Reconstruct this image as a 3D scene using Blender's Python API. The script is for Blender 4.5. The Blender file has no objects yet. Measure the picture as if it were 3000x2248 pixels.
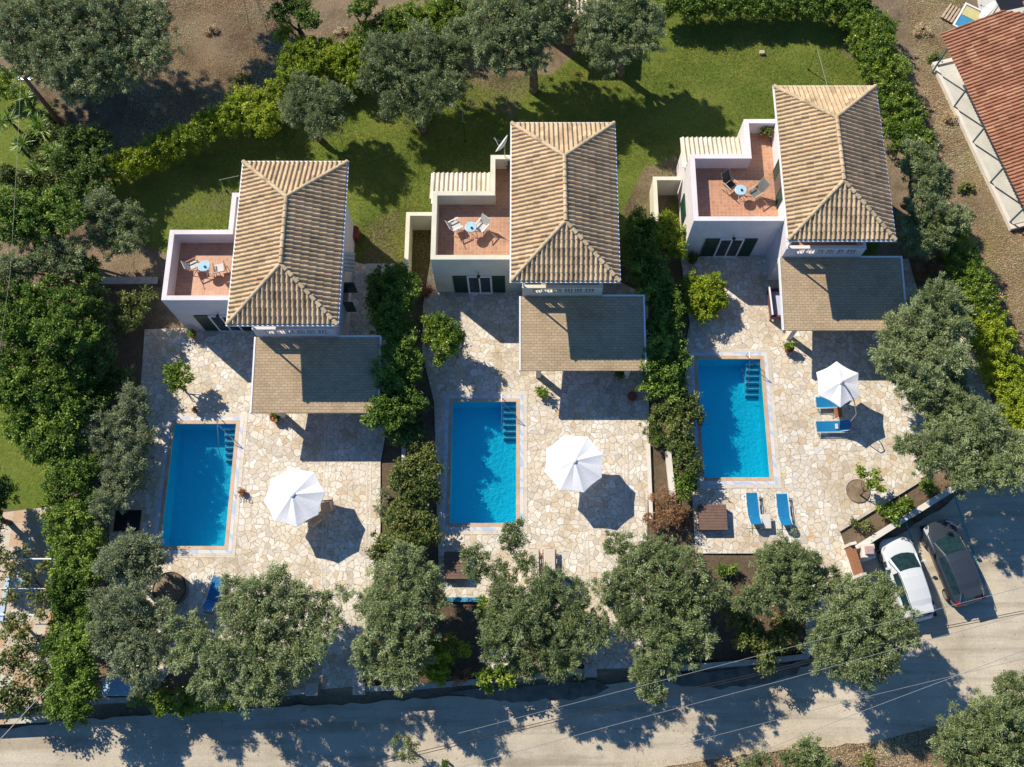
import bpy, bmesh, math, random
import numpy as np
from mathutils import Vector, Matrix
random.seed(7)
RNG = np.random.default_rng(11)
sc = bpy.context.scene
COL = sc.collection
# ------------------------------------------------------------------ camera
H = 49.5; F = 2850.0; CX, CY = 1530.0, 1124.0
TH = math.atan(930 / 2850.0)
cd = bpy.data.cameras.new("camera"); cam = bpy.data.objects.new("camera", cd); COL.objects.link(cam)
cam.location = (0, 0, H); cam.rotation_euler = (TH, 0, 0)
cd.sensor_width = 36; cd.lens = 36 * F / 3000; cd.shift_x = -0.010; cd.clip_start = 1; cd.clip_end = 3000
sc.camera = cam
sc.render.resolution_x = 1024; sc.render.resolution_y = 767
# ------------------------------------------------------------------ sky, sun, exposure
SUNV = Vector((-3.58, 3.07, 4.16)).normalized()
w = bpy.data.worlds.new("World"); sc.world = w; w.use_nodes = True
nt = w.node_tree; bg = nt.nodes['Background']
sky = nt.nodes.new('ShaderNodeTexSky'); sky.sky_type = 'NISHITA'; sky.sun_disc = False
sky.ozone_density = 6.0; sky.dust_density = 0.2; sky.air_density = 1.0
sky.sun_elevation = math.asin(SUNV.z); sky.sun_rotation = math.atan2(SUNV.x, SUNV.y)
tintn = nt.nodes.new('ShaderNodeMix'); tintn.data_type = 'RGBA'; tintn.blend_type = 'MULTIPLY'; tintn.inputs[0].default_value = 1
tintn.inputs[7].default_value = (.60, .92, 1.12, 1); nt.links.new(sky.outputs[0], tintn.inputs[6])      # added grade: sky light multiplied bluer, so shade turns blue
nt.links.new(tintn.outputs[2], bg.inputs[0]); bg.inputs[1].default_value = 0.082
ld = bpy.data.lights.new("sun", 'SUN'); sun = bpy.data.objects.new("sun", ld); COL.objects.link(sun)
ld.energy = 4.3; ld.angle = math.radians(0.53); ld.color = (1.0, 0.915, 0.765)
sun.rotation_euler = SUNV.to_track_quat('Z', 'Y').to_euler(); sun.location = (-30, 30, 60)
sc.view_settings.view_transform = 'Standard'; sc.view_settings.look = 'None'
sc.view_settings.exposure = 0.48; sc.view_settings.gamma = 1.0

# ------------------------------------------------------------------ placing: pixel of the photograph + height -> point
_fw = Vector((0, math.sin(TH), -math.cos(TH))); _up = Vector((0, math.cos(TH), math.sin(TH)))
def nat(px, py, z=0.0):
    d = _fw + Vector((1, 0, 0)) * ((px - CX) / F) - _up * ((py - CY) / F)
    t = (z - H) / d.z
    return Vector((0, 0, H)) + d * t
K = 1.35624
def P(x, y, z=0.0): return nat(x * K, y * K, z)
def mpp(p):
    """metres per overview pixel at a point"""
    return (Vector(p) - Vector((0, 0, H))).dot(_fw) / (F / K)

# ------------------------------------------------------------------ materials
def new_mat(name):
    m = bpy.data.materials.new(name); m.use_nodes = True
    nt = m.node_tree; b = nt.nodes['Principled BSDF']
    return m, nt, b
def N(nt, t, **kw):
    n = nt.nodes.new(t)
    for k, v in kw.items(): setattr(n, k, v)
    return n
def ramp(nt, fac, stops, interp='LINEAR'):
    r = N(nt, 'ShaderNodeValToRGB'); r.color_ramp.interpolation = interp
    e = r.color_ramp.elements
    while len(e) < len(stops): e.new(0.5)
    for el, (p, c) in zip(e, stops): el.position = p; el.color = (*c, 1)
    nt.links.new(fac, r.inputs[0]); return r.outputs[0]
def noise(nt, scale, detail=4, rough=.6, vec=None, dist=0.0):
    n = N(nt, 'ShaderNodeTexNoise'); n.inputs['Scale'].default_value = scale
    n.inputs['Detail'].default_value = detail; n.inputs['Roughness'].default_value = rough
    n.inputs['Distortion'].default_value = dist
    if vec is not None: nt.links.new(vec, n.inputs['Vector'])
    return n.outputs['Fac']
def mixc(nt, fac, a, b, mode='MIX'):
    m = N(nt, 'ShaderNodeMix', data_type='RGBA', blend_type=mode)
    for s, v in ((0, fac), (6, a), (7, b)):
        if isinstance(v, (int, float)): m.inputs[s].default_value = v
        elif isinstance(v, tuple): m.inputs[s].default_value = (*v, 1)
        else: nt.links.new(v, m.inputs[s])
    return m.outputs[2]
def mth(nt, op, a, b=None, c=None):
    m = N(nt, 'ShaderNodeMath', operation=op)
    for i, v in enumerate((a, b, c)):
        if v is None: continue
        if isinstance(v, (int, float)): m.inputs[i].default_value = v
        else: nt.links.new(v, m.inputs[i])
    return m.outputs[0]
def bump(nt, b, h, strength=.4, dist=.02):
    n = N(nt, 'ShaderNodeBump'); n.inputs['Strength'].default_value = strength; n.inputs['Distance'].default_value = dist
    nt.links.new(h, n.inputs['Height']); nt.links.new(n.outputs[0], b.inputs['Normal'])
def pos(nt): return N(nt, 'ShaderNodeNewGeometry').outputs['Position']
def plain(name, c, rough=.6, metal=0.0, var=.12, scale=3.0, bmp=0.0, coat=0.0):
    m, nt, b = new_mat(name)
    if var > 0:
        f = noise(nt, scale, 5, .65, pos(nt))
        col = ramp(nt, f, [(.25, tuple(x * (1 - var) for x in c)), (.75, tuple(min(1, x * (1 + var)) for x in c))])
        nt.links.new(col, b.inputs['Base Color'])
        if bmp: bump(nt, b, noise(nt, scale * 12, 4, .7, pos(nt)), bmp)
    else: b.inputs['Base Color'].default_value = (*c, 1)
    b.inputs['Roughness'].default_value = rough; b.inputs['Metallic'].default_value = metal
    b.inputs['Coat Weight'].default_value = coat
    return m
def stucco(name, c):
    m, nt, b = new_mat(name); p = pos(nt)
    a = noise(nt, .9, 5, .6, p); g = noise(nt, 7, 5, .75, p)
    col = ramp(nt, a, [(.3, tuple(x * .88 for x in c)), (.6, c), (.8, tuple(min(1, x * 1.04) for x in c))])
    d = ramp(nt, g, [(.30, (.72, .68, .6)), (.5, (1, 1, 1))])
    nt.links.new(mixc(nt, .35, col, mixc(nt, 1.0, col, d, 'MULTIPLY')), b.inputs['Base Color'])
    bump(nt, b, noise(nt, 60, 3, .7, p), .15, .01); b.inputs['Roughness'].default_value = .85
    return m
def foliage(name, dark, mid, light, back=None, rough=.5, trans=.25, spec=.4):
    g_ = 1.62; dark, mid, light = [tuple(min(.8, x * g_) for x in c) for c in (dark, mid, light)]
    if back: back = tuple(x * g_ for x in back)
    m, nt, b = new_mat(name)
    at = N(nt, 'ShaderNodeAttribute', attribute_name='tint')
    col = ramp(nt, at.outputs['Fac'], [(.05, dark), (.5, mid), (.95, light)])
    if back is not None:
        g = N(nt, 'ShaderNodeNewGeometry')
        col = mixc(nt, g.outputs['Backfacing'], col, back)
    nt.links.new(col, b.inputs['Base Color']); b.inputs['Roughness'].default_value = rough
    b.inputs['Specular IOR Level'].default_value = spec
    tr = N(nt, 'ShaderNodeBsdfTranslucent'); nt.links.new(col, tr.inputs[0])
    mx = N(nt, 'ShaderNodeMixShader'); mx.inputs[0].default_value = trans
    nt.links.new(b.outputs[0], mx.inputs[1]); nt.links.new(tr.outputs[0], mx.inputs[2])
    nt.links.new(mx.outputs[0], nt.nodes['Material Output'].inputs[0])
    return m
def tintmat(name, stops, rough=.8, bmp=.3, dirt=.5):
    m, nt, b = new_mat(name); p = pos(nt)
    at = N(nt, 'ShaderNodeAttribute', attribute_name='tint')
    col = ramp(nt, at.outputs['Fac'], stops)
    d = ramp(nt, noise(nt, 9, 6, .75, p), [(.32, (.42, .38, .33)), (.5, (1, 1, 1)), (.8, (1.0, .97, .9))])
    d2 = ramp(nt, noise(nt, 1.1, 4, .6, p), [(.3, (.8, .78, .74)), (.6, (1, 1, 1))])
    c2 = mixc(nt, 1.0, mixc(nt, dirt, col, mixc(nt, 1.0, col, d, 'MULTIPLY')), d2, 'MULTIPLY')
    nt.links.new(c2, b.inputs['Base Color']); bump(nt, b, noise(nt, 45, 4, .7, p), bmp, .01)
    b.inputs['Roughness'].default_value = rough
    return m

M = {}
M['wall_pink'] = stucco('wall_pink', (.76, .69, .69)); M['wall_cream'] = stucco('wall_cream', (.72, .68, .54)); M['wall_white'] = stucco('wall_white', (.78, .72, .73))
M['white'] = plain('white_paint', (.8, .8, .78), .45, var=.06); M['white_wall'] = stucco('white_wall', (.74, .69, .62))
M['fabric'] = plain('umbrella_fabric', (.86, .85, .86), .9, var=.03, scale=2)
M['green'] = plain('green_shutter', (.012, .055, .035), .4, var=.2, scale=10)
M['glass'] = plain('window_glass', (.03, .04, .05), .08, var=0)
M['glasstable'] = plain('glass_top', (.42, .62, .72), .08, var=.1, scale=6)
M['metal'] = plain('steel', (.55, .56, .57), .25, 1.0, var=.1); M['darkmetal'] = plain('dark_metal', (.04, .04, .045), .4, .5, var=.1)
M['wood'] = plain('teak_wood', (.30, .13, .06), .6, var=.35, scale=14); M['wood_pale'] = plain('pale_wood', (.52, .40, .28), .65, var=.2, scale=14)
M['pink_tile'] = plain('pink_tile', (.46, .30, .27), .7, var=.15, scale=6)
M['pole_wood'] = plain('pole_wood', (.20, .10, .055), .8, var=.35, scale=6, bmp=.3)
M['brown_box'] = plain('brown_board', (.17, .10, .075), .7, var=.25, scale=5, bmp=.2)
M['blue'] = plain('blue_sling', (.002, .17, .38), .55, var=.15, scale=7); M['cushion'] = plain('beige_cushion', (.62, .54, .44), .9, var=.08, scale=9)
M['sling_grey'] = plain('grey_sling', (.16, .17, .16), .7, var=.15); M['sling_dark'] = plain('dark_sling', (.035, .04, .05), .6, var=.2)
M['sling_white'] = plain('white_sling', (.6, .57, .53), .8, var=.1)
M['terracotta'] = plain('terracotta', (.36, .11, .05), .75, var=.25, scale=8, bmp=.2)
M['bark'] = plain('olive_bark', (.12, .095, .07), .9, var=.45, scale=7, bmp=.6)
M['soil'] = plain('soil', (.24, .175, .11), .95, var=.5, scale=4, bmp=.6)
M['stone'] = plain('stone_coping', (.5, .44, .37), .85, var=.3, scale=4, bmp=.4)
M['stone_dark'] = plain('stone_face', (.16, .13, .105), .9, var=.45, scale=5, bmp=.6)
M['teal_paint'] = plain('teal_paint', (.09, .2, .24), .5, var=.15)
M['sky_paint'] = plain('sky_blue_paint', (.38, .55, .68), .5, var=.12)
M['blue_panel'] = plain('blue_panel', (.05, .26, .45), .5, var=.1); M['yellow_panel'] = plain('yellow_panel', (.55, .5, .22), .6, var=.15)
M['red'] = plain('red_paint', (.22, .03, .022), .5, var=.25, scale=6)
M['cable'] = plain('cable_black', (.03, .03, .03), .35, var=0); M['wire'] = plain('cable_grey', (.38, .38, .37), .35, .3, var=0)
M['towel'] = plain('towel_lilac', (.55, .55, .68), .95, var=.05)
M['frame_maroon'] = plain('maroon_frame', (.13, .05, .07), .6, var=.2)
M['concrete'] = plain('concrete', (.56, .55, .50), .85, var=.16, scale=1.2, bmp=.2)
M['asphalt_grey'] = plain('dish_white', (.72, .72, .74), .4, var=.04)
M['tile_villa'] = tintmat('villa_roof_tile', [(0, (.40, .29, .18)), (.18, (.50, .37, .225)), (.6, (.60, .45, .275)), (.88, (.68, .52, .33)), (1, (.66, .43, .26))], .8, .3, .75)
M['tile_cream'] = tintmat('cream_roof_tile', [(0, (.62, .54, .42)), (1, (.76, .68, .56))], .8, .2, .25)
M['tile_red'] = tintmat('red_roof_tile', [(0, (.28, .115, .06)), (.6, (.42, .185, .10)), (1, (.52, .28, .16))], .8, .3, .5)
M['olive'] = foliage('olive_leaf', (.06, .082, .026), (.118, .148, .054), (.26, .295, .140), back=(.205, .235, .125), rough=.42, trans=.18)
M['olive_grey'] = foliage('grey_olive_leaf', (.068, .088, .040), (.148, .172, .085), (.29, .315, .185), back=(.24, .265, .155), rough=.45, trans=.18)
M['laurel'] = foliage('laurel_leaf', (.03, .066, .010), (.09, .15, .022), (.24, .31, .055), rough=.5, trans=.25, spec=.22)
M['laurel_bright'] = foliage('bright_laurel_leaf', (.055, .10, .008), (.18, .235, .014), (.36, .39, .03), rough=.45, trans=.35)
M['dark_leaf'] = foliage('dark_leaf', (.025, .052, .011), (.07, .112, .024), (.18, .24, .055), rough=.55, trans=.2, spec=.2)
M['mixed_leaf'] = foliage('mixed_leaf', (.03, .055, .012), (.085, .115, .025), (.22, .22, .06), rough=.5, trans=.3)
M['citrus'] = foliage('citrus_leaf', (.045, .09, .010), (.12, .185, .022), (.30, .34, .05), rough=.35, trans=.35)
M['dry_leaf'] = foliage('dry_leaf', (.10, .05, .025), (.22, .12, .055), (.36, .22, .11), rough=.7, trans=.3)
M['vine_leaf'] = foliage('vine_leaf', (.05, .075, .02), (.14, .15, .04), (.32, .28, .11), rough=.55, trans=.35)
M['yucca'] = foliage('yucca_leaf', (.03, .08, .012), (.09, .17, .025), (.22, .30, .06), rough=.4, trans=.25)
M['tan_grass'] = foliage('tan_grass_blade', (.28, .19, .11), (.46, .34, .21), (.62, .50, .34), rough=.8, trans=.3)

def paving(name, scale=2.0, warm=1.0):
    m, nt, b = new_mat(name); p = pos(nt)
    wv = N(nt, 'ShaderNodeTexNoise'); wv.inputs['Scale'].default_value = 1.6; nt.links.new(p, wv.inputs['Vector'])
    va = N(nt, 'ShaderNodeVectorMath', operation='SCALE'); nt.links.new(wv.outputs['Color'], va.inputs[0]); va.inputs['Scale'].default_value = .5
    vb = N(nt, 'ShaderNodeVectorMath', operation='ADD'); nt.links.new(p, vb.inputs[0]); nt.links.new(va.outputs[0], vb.inputs[1])
    ve = N(nt, 'ShaderNodeTexVoronoi', feature='DISTANCE_TO_EDGE', voronoi_dimensions='2D'); ve.inputs['Scale'].default_value = scale
    vc = N(nt, 'ShaderNodeTexVoronoi', feature='F1', voronoi_dimensions='2D'); vc.inputs['Scale'].default_value = scale
    for v in (ve, vc): nt.links.new(vb.outputs[0], v.inputs['Vector']); v.inputs['Randomness'].default_value = 1.0
    sp = N(nt, 'ShaderNodeSeparateColor'); nt.links.new(vc.outputs['Color'], sp.inputs[0])
    c1 = ramp(nt, sp.outputs[0], [(0, (.54, .48, .40)), (.16, (.68, .62, .53)), (.30, (.80, .77, .71)), (.44, (.62, .53, .41)), (.56, (.76, .71, .62)), (.70, (.66, .56, .42)), (.80, (.78, .74, .67)), (.90, (.64, .49, .32)), (.95, (.68, .67, .64)), (1, (.60, .45, .30))])
    stain = ramp(nt, noise(nt, .33, 5, .65, p), [(.35, (.80, .73, .62)), (.52, (1, 1, 1)), (.7, (1.0, .98, .95))])
    st2 = ramp(nt, noise(nt, 5, 6, .75, p, .6), [(.32, (.74, .63, .47)), (.48, (1, 1, 1))])
    rust = ramp(nt, noise(nt, .8, 5, .7, p), [(.62, (1, 1, 1)), (.76, (.95, .72, .45))])
    c2 = mixc(nt, 1.0, mixc(nt, 1.0, mixc(nt, 1.0, c1, stain, 'MULTIPLY'), st2, 'MULTIPLY'), rust, 'MULTIPLY')
    wid = mth(nt, 'MULTIPLY', noise(nt, 6, 2, .5, p), .05)
    e = mth(nt, 'GREATER_THAN', ve.outputs[0], mth(nt, 'ADD', wid, .008))
    gro = ramp(nt, noise(nt, 2.5, 4, .6, p), [(.3, (.23, .19, .145)), (.7, (.40, .34, .27))])
    nt.links.new(mixc(nt, e, gro, c2), b.inputs['Base Color']); b.inputs['Roughness'].default_value = .72
    mr = N(nt, 'ShaderNodeMapRange'); mr.inputs[2].default_value = .05; nt.links.new(ve.outputs[0], mr.inputs[0])
    hh = mth(nt, 'ADD', mr.outputs[0], mth(nt, 'MULTIPLY', noise(nt, 14, 5, .7, p), .5))
    bump(nt, b, hh, .5, .015)
    return m
M['paving'] = paving('crazy_paving', 3.3)

def brickmat(name, c1, c2, mort, bw, bh, ms=.012, off=.5, bmp=.6, rough=.85, patch=True, rep=1.0):
    m, nt, b = new_mat(name); p = pos(nt)
    t = N(nt, 'ShaderNodeTexBrick'); nt.links.new(p, t.inputs['Vector']); t.offset = off
    t.inputs['Scale'].default_value = 1; t.inputs['Brick Width'].default_value = bw; t.inputs['Row Height'].default_value = bh
    t.inputs['Mortar Size'].default_value = ms; t.inputs['Mortar Smooth'].default_value = .2
    t.inputs['Color1'].default_value = (*c1, 1); t.inputs['Color2'].default_value = (*c2, 1); t.inputs['Mortar'].default_value = (*mort, 1)
    d = ramp(nt, noise(nt, .8, 6, .7, p), [(.3, (.78, .76, .72)), (.55, (1, 1, 1)), (.75, (1.08, 1.05, 1.0))])
    d2 = ramp(nt, noise(nt, 16, 5, .7, p), [(.3, (.78, .78, .78)), (.6, (1.06, 1.06, 1.06))])
    nt.links.new(mixc(nt, 1.0, mixc(nt, 1.0, t.outputs[0], d, 'MULTIPLY'), d2, 'MULTIPLY'), b.inputs['Base Color'])
    h = mth(nt, 'SUBTRACT', mth(nt, 'MULTIPLY', noise(nt, 30, 3, .6, p), .3), t.outputs['Fac'])
    bump(nt, b, h, bmp, .012); b.inputs['Roughness'].default_value = rough
    return m
M['shingle'] = brickmat('roof_shingles', (.45, .33, .20), (.53, .395, .25), (.30, .22, .14), .30, .145, .012)
M['terrace_tile'] = brickmat('terracotta_floor', (.48, .235, .14), (.56, .30, .185), (.56, .36, .25), .21, .21, .012, 0.0, .3, .5)
M['coping_tile'] = brickmat('coping_tile', (.60, .40, .25), (.66, .47, .31), (.5, .38, .28), .33, .33, .006, 0.0, .2, .6)
M['border_tile'] = brickmat('border_tile', (.66, .58, .47), (.72, .64, .53), (.5, .44, .36), .5, .5, .008, 0.0, .2, .6)
M['neighbour_tile'] = brickmat('neighbour_tiles', (.52, .30, .15), (.62, .57, .48), (.4, .36, .3), .62, .62, .015, 0.0, .3, .6)
M['drive'] = brickmat('cobble_drive', (.28, .26, .23), (.36, .33, .29), (.2, .18, .15), .12, .12, .01, .5, .4, .8)

def mosaic():
    m, nt, b = new_mat('mosaic_border'); p = pos(nt)
    n1 = N(nt, 'ShaderNodeTexNoise'); n1.inputs['Scale'].default_value = 2.4; n1.inputs['Detail'].default_value = 1
    nt.links.new(p, n1.inputs['Vector'])
    wv = N(nt, 'ShaderNodeTexWave', wave_type='BANDS', bands_direction='DIAGONAL'); wv.inputs['Scale'].default_value = .7; wv.inputs['Distortion'].default_value = 14; wv.inputs['Detail'].default_value = 2
    nt.links.new(p, wv.inputs['Vector'])
    c = ramp(nt, wv.outputs['Fac'], [(.0, (.70, .65, .60)), (.45, (.68, .66, .66)), (.75, (.52, .59, .70)), (1, (.42, .53, .70))])
    nt.links.new(c, b.inputs['Base Color']); b.inputs['Roughness'].default_value = .35
    return m
M['mosaic'] = mosaic()
def poolmat(name, c):
    m, nt, b = new_mat(name); p = pos(nt)
    v = N(nt, 'ShaderNodeTexVoronoi', feature='SMOOTH_F1'); v.inputs['Scale'].default_value = 5; nt.links.new(p, v.inputs['Vector'])
    f = noise(nt, 14, 2, .5, p, .4)
    col = ramp(nt, f, [(.35, tuple(x * .95 for x in c)), (.6, tuple(x * 1.04 for x in c))])
    nt.links.new(col, b.inputs['Base Color']); b.inputs['Roughness'].default_value = .4
    return m
M['pool'] = poolmat('pool_mosaic', (.010, .77, .93)); M['pool_step'] = poolmat('pool_step_tile', (.16, .72, .88)); M['pool_nose'] = poolmat('pool_nosing', (.01, .13, .24))
def water():
    m, nt, b = new_mat('pool_water'); p = pos(nt)
    nt.nodes.remove(b)
    tr = N(nt, 'ShaderNodeBsdfTransparent'); tr.inputs[0].default_value = (.66, .94, .99, 1)
    gl = N(nt, 'ShaderNodeBsdfGlossy'); gl.inputs['Roughness'].default_value = .03
    fr = N(nt, 'ShaderNodeFresnel'); fr.inputs[0].default_value = 1.33
    bp = N(nt, 'ShaderNodeBump'); bp.inputs['Strength'].default_value = .12; bp.inputs['Distance'].default_value = .008
    nt.links.new(noise(nt, 5, 3, .6, p, .5), bp.inputs['Height']); nt.links.new(bp.outputs[0], gl.inputs['Normal']); nt.links.new(bp.outputs[0], fr.inputs['Normal'])
    mx = N(nt, 'ShaderNodeMixShader'); nt.links.new(fr.outputs[0], mx.inputs[0]); nt.links.new(tr.outputs[0], mx.inputs[1]); nt.links.new(gl.outputs[0], mx.inputs[2])
    nt.links.new(mx.outputs[0], nt.nodes['Material Output'].inputs[0])
    return m
M['water'] = water()
def paint(name, c, rough=.25, metal=.0):
    m, nt, b = new_mat(name)
    f = noise(nt, 2, 4, .6, pos(nt)); b.inputs['Base Color'].default_value = (*c, 1)
    b.inputs['Metallic'].default_value = metal; b.inputs['Coat Weight'].default_value = .6; b.inputs['Coat Roughness'].default_value = .05
    r = N(nt, 'ShaderNodeMapRange'); r.inputs[3].default_value = rough * .8; r.inputs[4].default_value = rough * 1.4
    nt.links.new(f, r.inputs[0]); nt.links.new(r.outputs[0], b.inputs['Roughness'])
    return m
M['car_white'] = paint('white_car_paint', (.62, .64, .66), .3); M['car_dark'] = paint('anthracite_car_paint', (.048, .060, .078), .3, .3)
M['car_glass'] = plain('car_glass', (.014, .036, .043), .04, var=.5, scale=4); M['rubber'] = plain('rubber', (.02, .02, .02), .8, var=.1)
M['lamp_glass'] = plain('headlamp_glass', (.55, .57, .6), .1, .3, var=0); M['tail'] = plain('tail_lamp', (.22, .006, .006), .15, var=0)
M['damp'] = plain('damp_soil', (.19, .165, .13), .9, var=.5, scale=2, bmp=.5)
def roadmat():
    m, nt, b = new_mat('gravel_road'); p = pos(nt)
    c = ramp(nt, noise(nt, .35, 6, .65, p), [(.3, (.40, .345, .26)), (.5, (.53, .46, .355)), (.7, (.61, .54, .425))])
    g = ramp(nt, noise(nt, 22, 5, .75, p), [(.3, (.72, .72, .72)), (.6, (1.06, 1.06, 1.06))])
    s = ramp(nt, noise(nt, 1.7, 5, .7, p, .3), [(.62, (1, 1, 1)), (.75, (.62, .52, .42))])
    mp = N(nt, 'ShaderNodeMapping'); mp.inputs['Rotation'].default_value = (0, 0, math.radians(-13)); mp.inputs['Scale'].default_value = (.12, 1.6, 1)
    nt.links.new(p, mp.inputs[0])
    tr = ramp(nt, noise(nt, 1.0, 4, .6, mp.outputs[0]), [(.35, (.76, .74, .70)), (.5, (1.0, 1.0, 1.0)), (.65, (1.06, 1.04, 1.0))])
    sp_ = ramp(nt, noise(nt, 9, 2, .5, p, .2), [(.70, (1, 1, 1)), (.74, (.45, .38, .30))])
    c = mixc(nt, 1.0, mixc(nt, 1.0, mixc(nt, 1.0, mixc(nt, 1.0, c, g, 'MULTIPLY'), s, 'MULTIPLY'), tr, 'MULTIPLY'), sp_, 'MULTIPLY')
    nt.links.new(c, b.inputs['Base Color']); b.inputs['Roughness'].default_value = .9
    bump(nt, b, noise(nt, 18, 6, .75, p), .5, .03)
    return m
M['road'] = roadmat()
def groundmat():
    m, nt, b = new_mat('ground'); p = pos(nt)
    ag = N(nt, 'ShaderNodeAttribute', attribute_name='grass'); ad = N(nt, 'ShaderNodeAttribute', attribute_name='soil')
    n1 = noise(nt, .55, 6, .7, p); n2 = noise(nt, 5.5, 6, .78, p); n3 = noise(nt, 24, 4, .8, p)
    mpx = N(nt, 'ShaderNodeMapping'); mpx.inputs['Scale'].default_value = (7, 2.2, 4); mpx.inputs['Rotation'].default_value = (0, 0, .5); nt.links.new(p, mpx.inputs[0])
    n4 = noise(nt, 3.0, 5, .8, mpx.outputs[0])
    gr = ramp(nt, n2, [(.25, (.10, .145, .022)), (.5, (.18, .235, .045)), (.75, (.27, .31, .08))])
    gr2 = ramp(nt, n1, [(.35, (.8, .9, .75)), (.6, (1.15, 1.05, 1.0)), (.75, (1.5, 1.2, 1.1))])
    gr = mixc(nt, 1.0, gr, gr2, 'MULTIPLY')
    dr = ramp(nt, n4, [(.22, (.13, .09, .055)), (.45, (.28, .205, .135)), (.62, (.38, .295, .20)), (.85, (.52, .42, .30))])
    dr = mixc(nt, 1.0, dr, ramp(nt, noise(nt, .28, 5, .7, p, .4), [(.35, (.55, .52, .48)), (.5, (.95, .95, .95)), (.68, (1.25, 1.2, 1.12))]), 'MULTIPLY')
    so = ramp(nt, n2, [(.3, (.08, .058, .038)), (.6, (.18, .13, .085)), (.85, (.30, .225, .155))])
    gf = mth(nt, 'ADD', ag.outputs['Fac'], mth(nt, 'MULTIPLY', mth(nt, 'SUBTRACT', mth(nt, 'ADD', mth(nt, 'MULTIPLY', n1, .6), mth(nt, 'MULTIPLY', n2, .4)), .5), 1.6))
    gm = N(nt, 'ShaderNodeMapRange', interpolation_type='SMOOTHSTEP'); gm.inputs[1].default_value = .3; gm.inputs[2].default_value = .7; nt.links.new(gf, gm.inputs[0])
    c = mixc(nt, gm.outputs[0], dr, gr)
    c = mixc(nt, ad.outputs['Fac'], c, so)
    g3 = ramp(nt, n3, [(.3, (.6, .6, .6)), (.65, (1.15, 1.15, 1.15))])
    nt.links.new(mixc(nt, 1.0, c, g3, 'MULTIPLY'), b.inputs['Base Color']); b.inputs['Roughness'].default_value = .95
    b.inputs['Specular IOR Level'].default_value = .1
    bump(nt, b, mth(nt, 'ADD', n2, n3), .8, .08)
    return m
M['ground'] = groundmat()

# ------------------------------------------------------------------ mesh helpers
class MB:
    def __init__(s): s.v = []; s.f = []; s.t = []
    def add(s, vs, fs, t=.5, mat=None):
        o = len(s.v)
        for v in vs:
            v = Vector(v); s.v.append(tuple(mat @ v if mat else v))
        for f in fs: s.f.append(tuple(i + o for i in f)); s.t.append(t)
        return s
    def box(s, x0, x1, y0, y1, z0, z1, t=.5, mat=None):
        vs = [(x, y, z) for z in (z0, z1) for y in (y0, y1) for x in (x0, x1)]
        return s.add(vs, [(0, 2, 3, 1), (4, 5, 7, 6), (0, 1, 5, 4), (1, 3, 7, 5), (3, 2, 6, 7), (2, 0, 4, 6)], t, mat)
    def prism(s, poly, z0, z1, t=.5, mat=None):
        n = len(poly); zz = (z0, z1)
        vs = [(p[0], p[1], z) for z in zz for p in poly]
        fs = [tuple(reversed(range(n))), tuple(range(n, 2 * n))] + [(i, (i + 1) % n, n + (i + 1) % n, n + i) for i in range(n)]
        return s.add(vs, fs, t, mat)
    def tube(s, a, b, r, n=8, r2=None, t=.5, cap=True):
        a = Vector(a); b = Vector(b); d = (b - a)
        if d.length < 1e-6: return s
        d.normalize(); r2 = r if r2 is None else r2
        u = d.cross(Vector((0, 0, 1)) if abs(d.z) < .9 else Vector((1, 0, 0))).normalized(); w_ = d.cross(u)
        vs = []
        for c, rr in ((a, r), (b, r2)):
            for i in range(n):
                an = 2 * math.pi * i / n; vs.append(c + (u * math.cos(an) + w_ * math.sin(an)) * rr)
        fs = [(i, (i + 1) % n, n + (i + 1) % n, n + i) for i in range(n)]
        if cap: fs += [tuple(reversed(range(n))), tuple(range(n, 2 * n))]
        return s.add(vs, fs, t)
    def path(s, pts, r, n=8, t=.5):
        for a, b in zip(pts[:-1], pts[1:]): s.tube(a, b, r, n, t=t)
        return s
    def lathe(s, prof, c=(0, 0, 0), n=16, t=.5):
        vs = []; c = Vector(c)
        for r, z in prof:
            for i in range(n):
                a = 2 * math.pi * i / n; vs.append(c + Vector((r * math.cos(a), r * math.sin(a), z)))
        fs = []
        for k in range(len(prof) - 1):
            for i in range(n): fs.append((k * n + i, k * n + (i + 1) % n, (k + 1) * n + (i + 1) % n, (k + 1) * n + i))
        fs.append(tuple(reversed(range(n)))); fs.append(tuple(range((len(prof) - 1) * n, len(prof) * n)))
        return s.add(vs, fs, t)
    def build(s, name, mat, parent=None, smooth=False, bevel=0.0, loc=None, rz=0.0):
        used = sorted({i for f in s.f for i in f})
        if len(used) < len(s.v):
            ix = {o: n for n, o in enumerate(used)}; s.v = [s.v[i] for i in used]; s.f = [tuple(ix[i] for i in f) for f in s.f]
        me = bpy.data.meshes.new(name); me.from_pydata(s.v, [], s.f); me.update()
        at = me.attributes.new('tint', 'FLOAT', 'FACE'); at.data.foreach_set('value', s.t)
        return link(name, me, mat, parent, smooth, bevel, loc, rz)
def link(name, me, mat, parent=None, smooth=False, bevel=0.0, loc=None, rz=0.0):
    if mat is not None and not me.materials: me.materials.append(mat)
    if smooth: me.polygons.foreach_set('use_smooth', [True] * len(me.polygons))
    o = bpy.data.objects.new(name, me); COL.objects.link(o)
    if parent is not None: o.parent = parent
    if loc is not None: o.location = loc
    o.rotation_euler = (0, 0, rz)
    if bevel > 0:
        b = o.modifiers.new('bevel', 'BEVEL'); b.width = bevel; b.segments = 2; b.limit_method = 'ANGLE'
    return o
def tag(o, label=None, cat=None, group=None, kind=None):
    if label: o['label'] = label
    if cat: o['category'] = cat
    if group: o['group'] = group
    if kind: o['kind'] = kind
    return o
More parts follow.
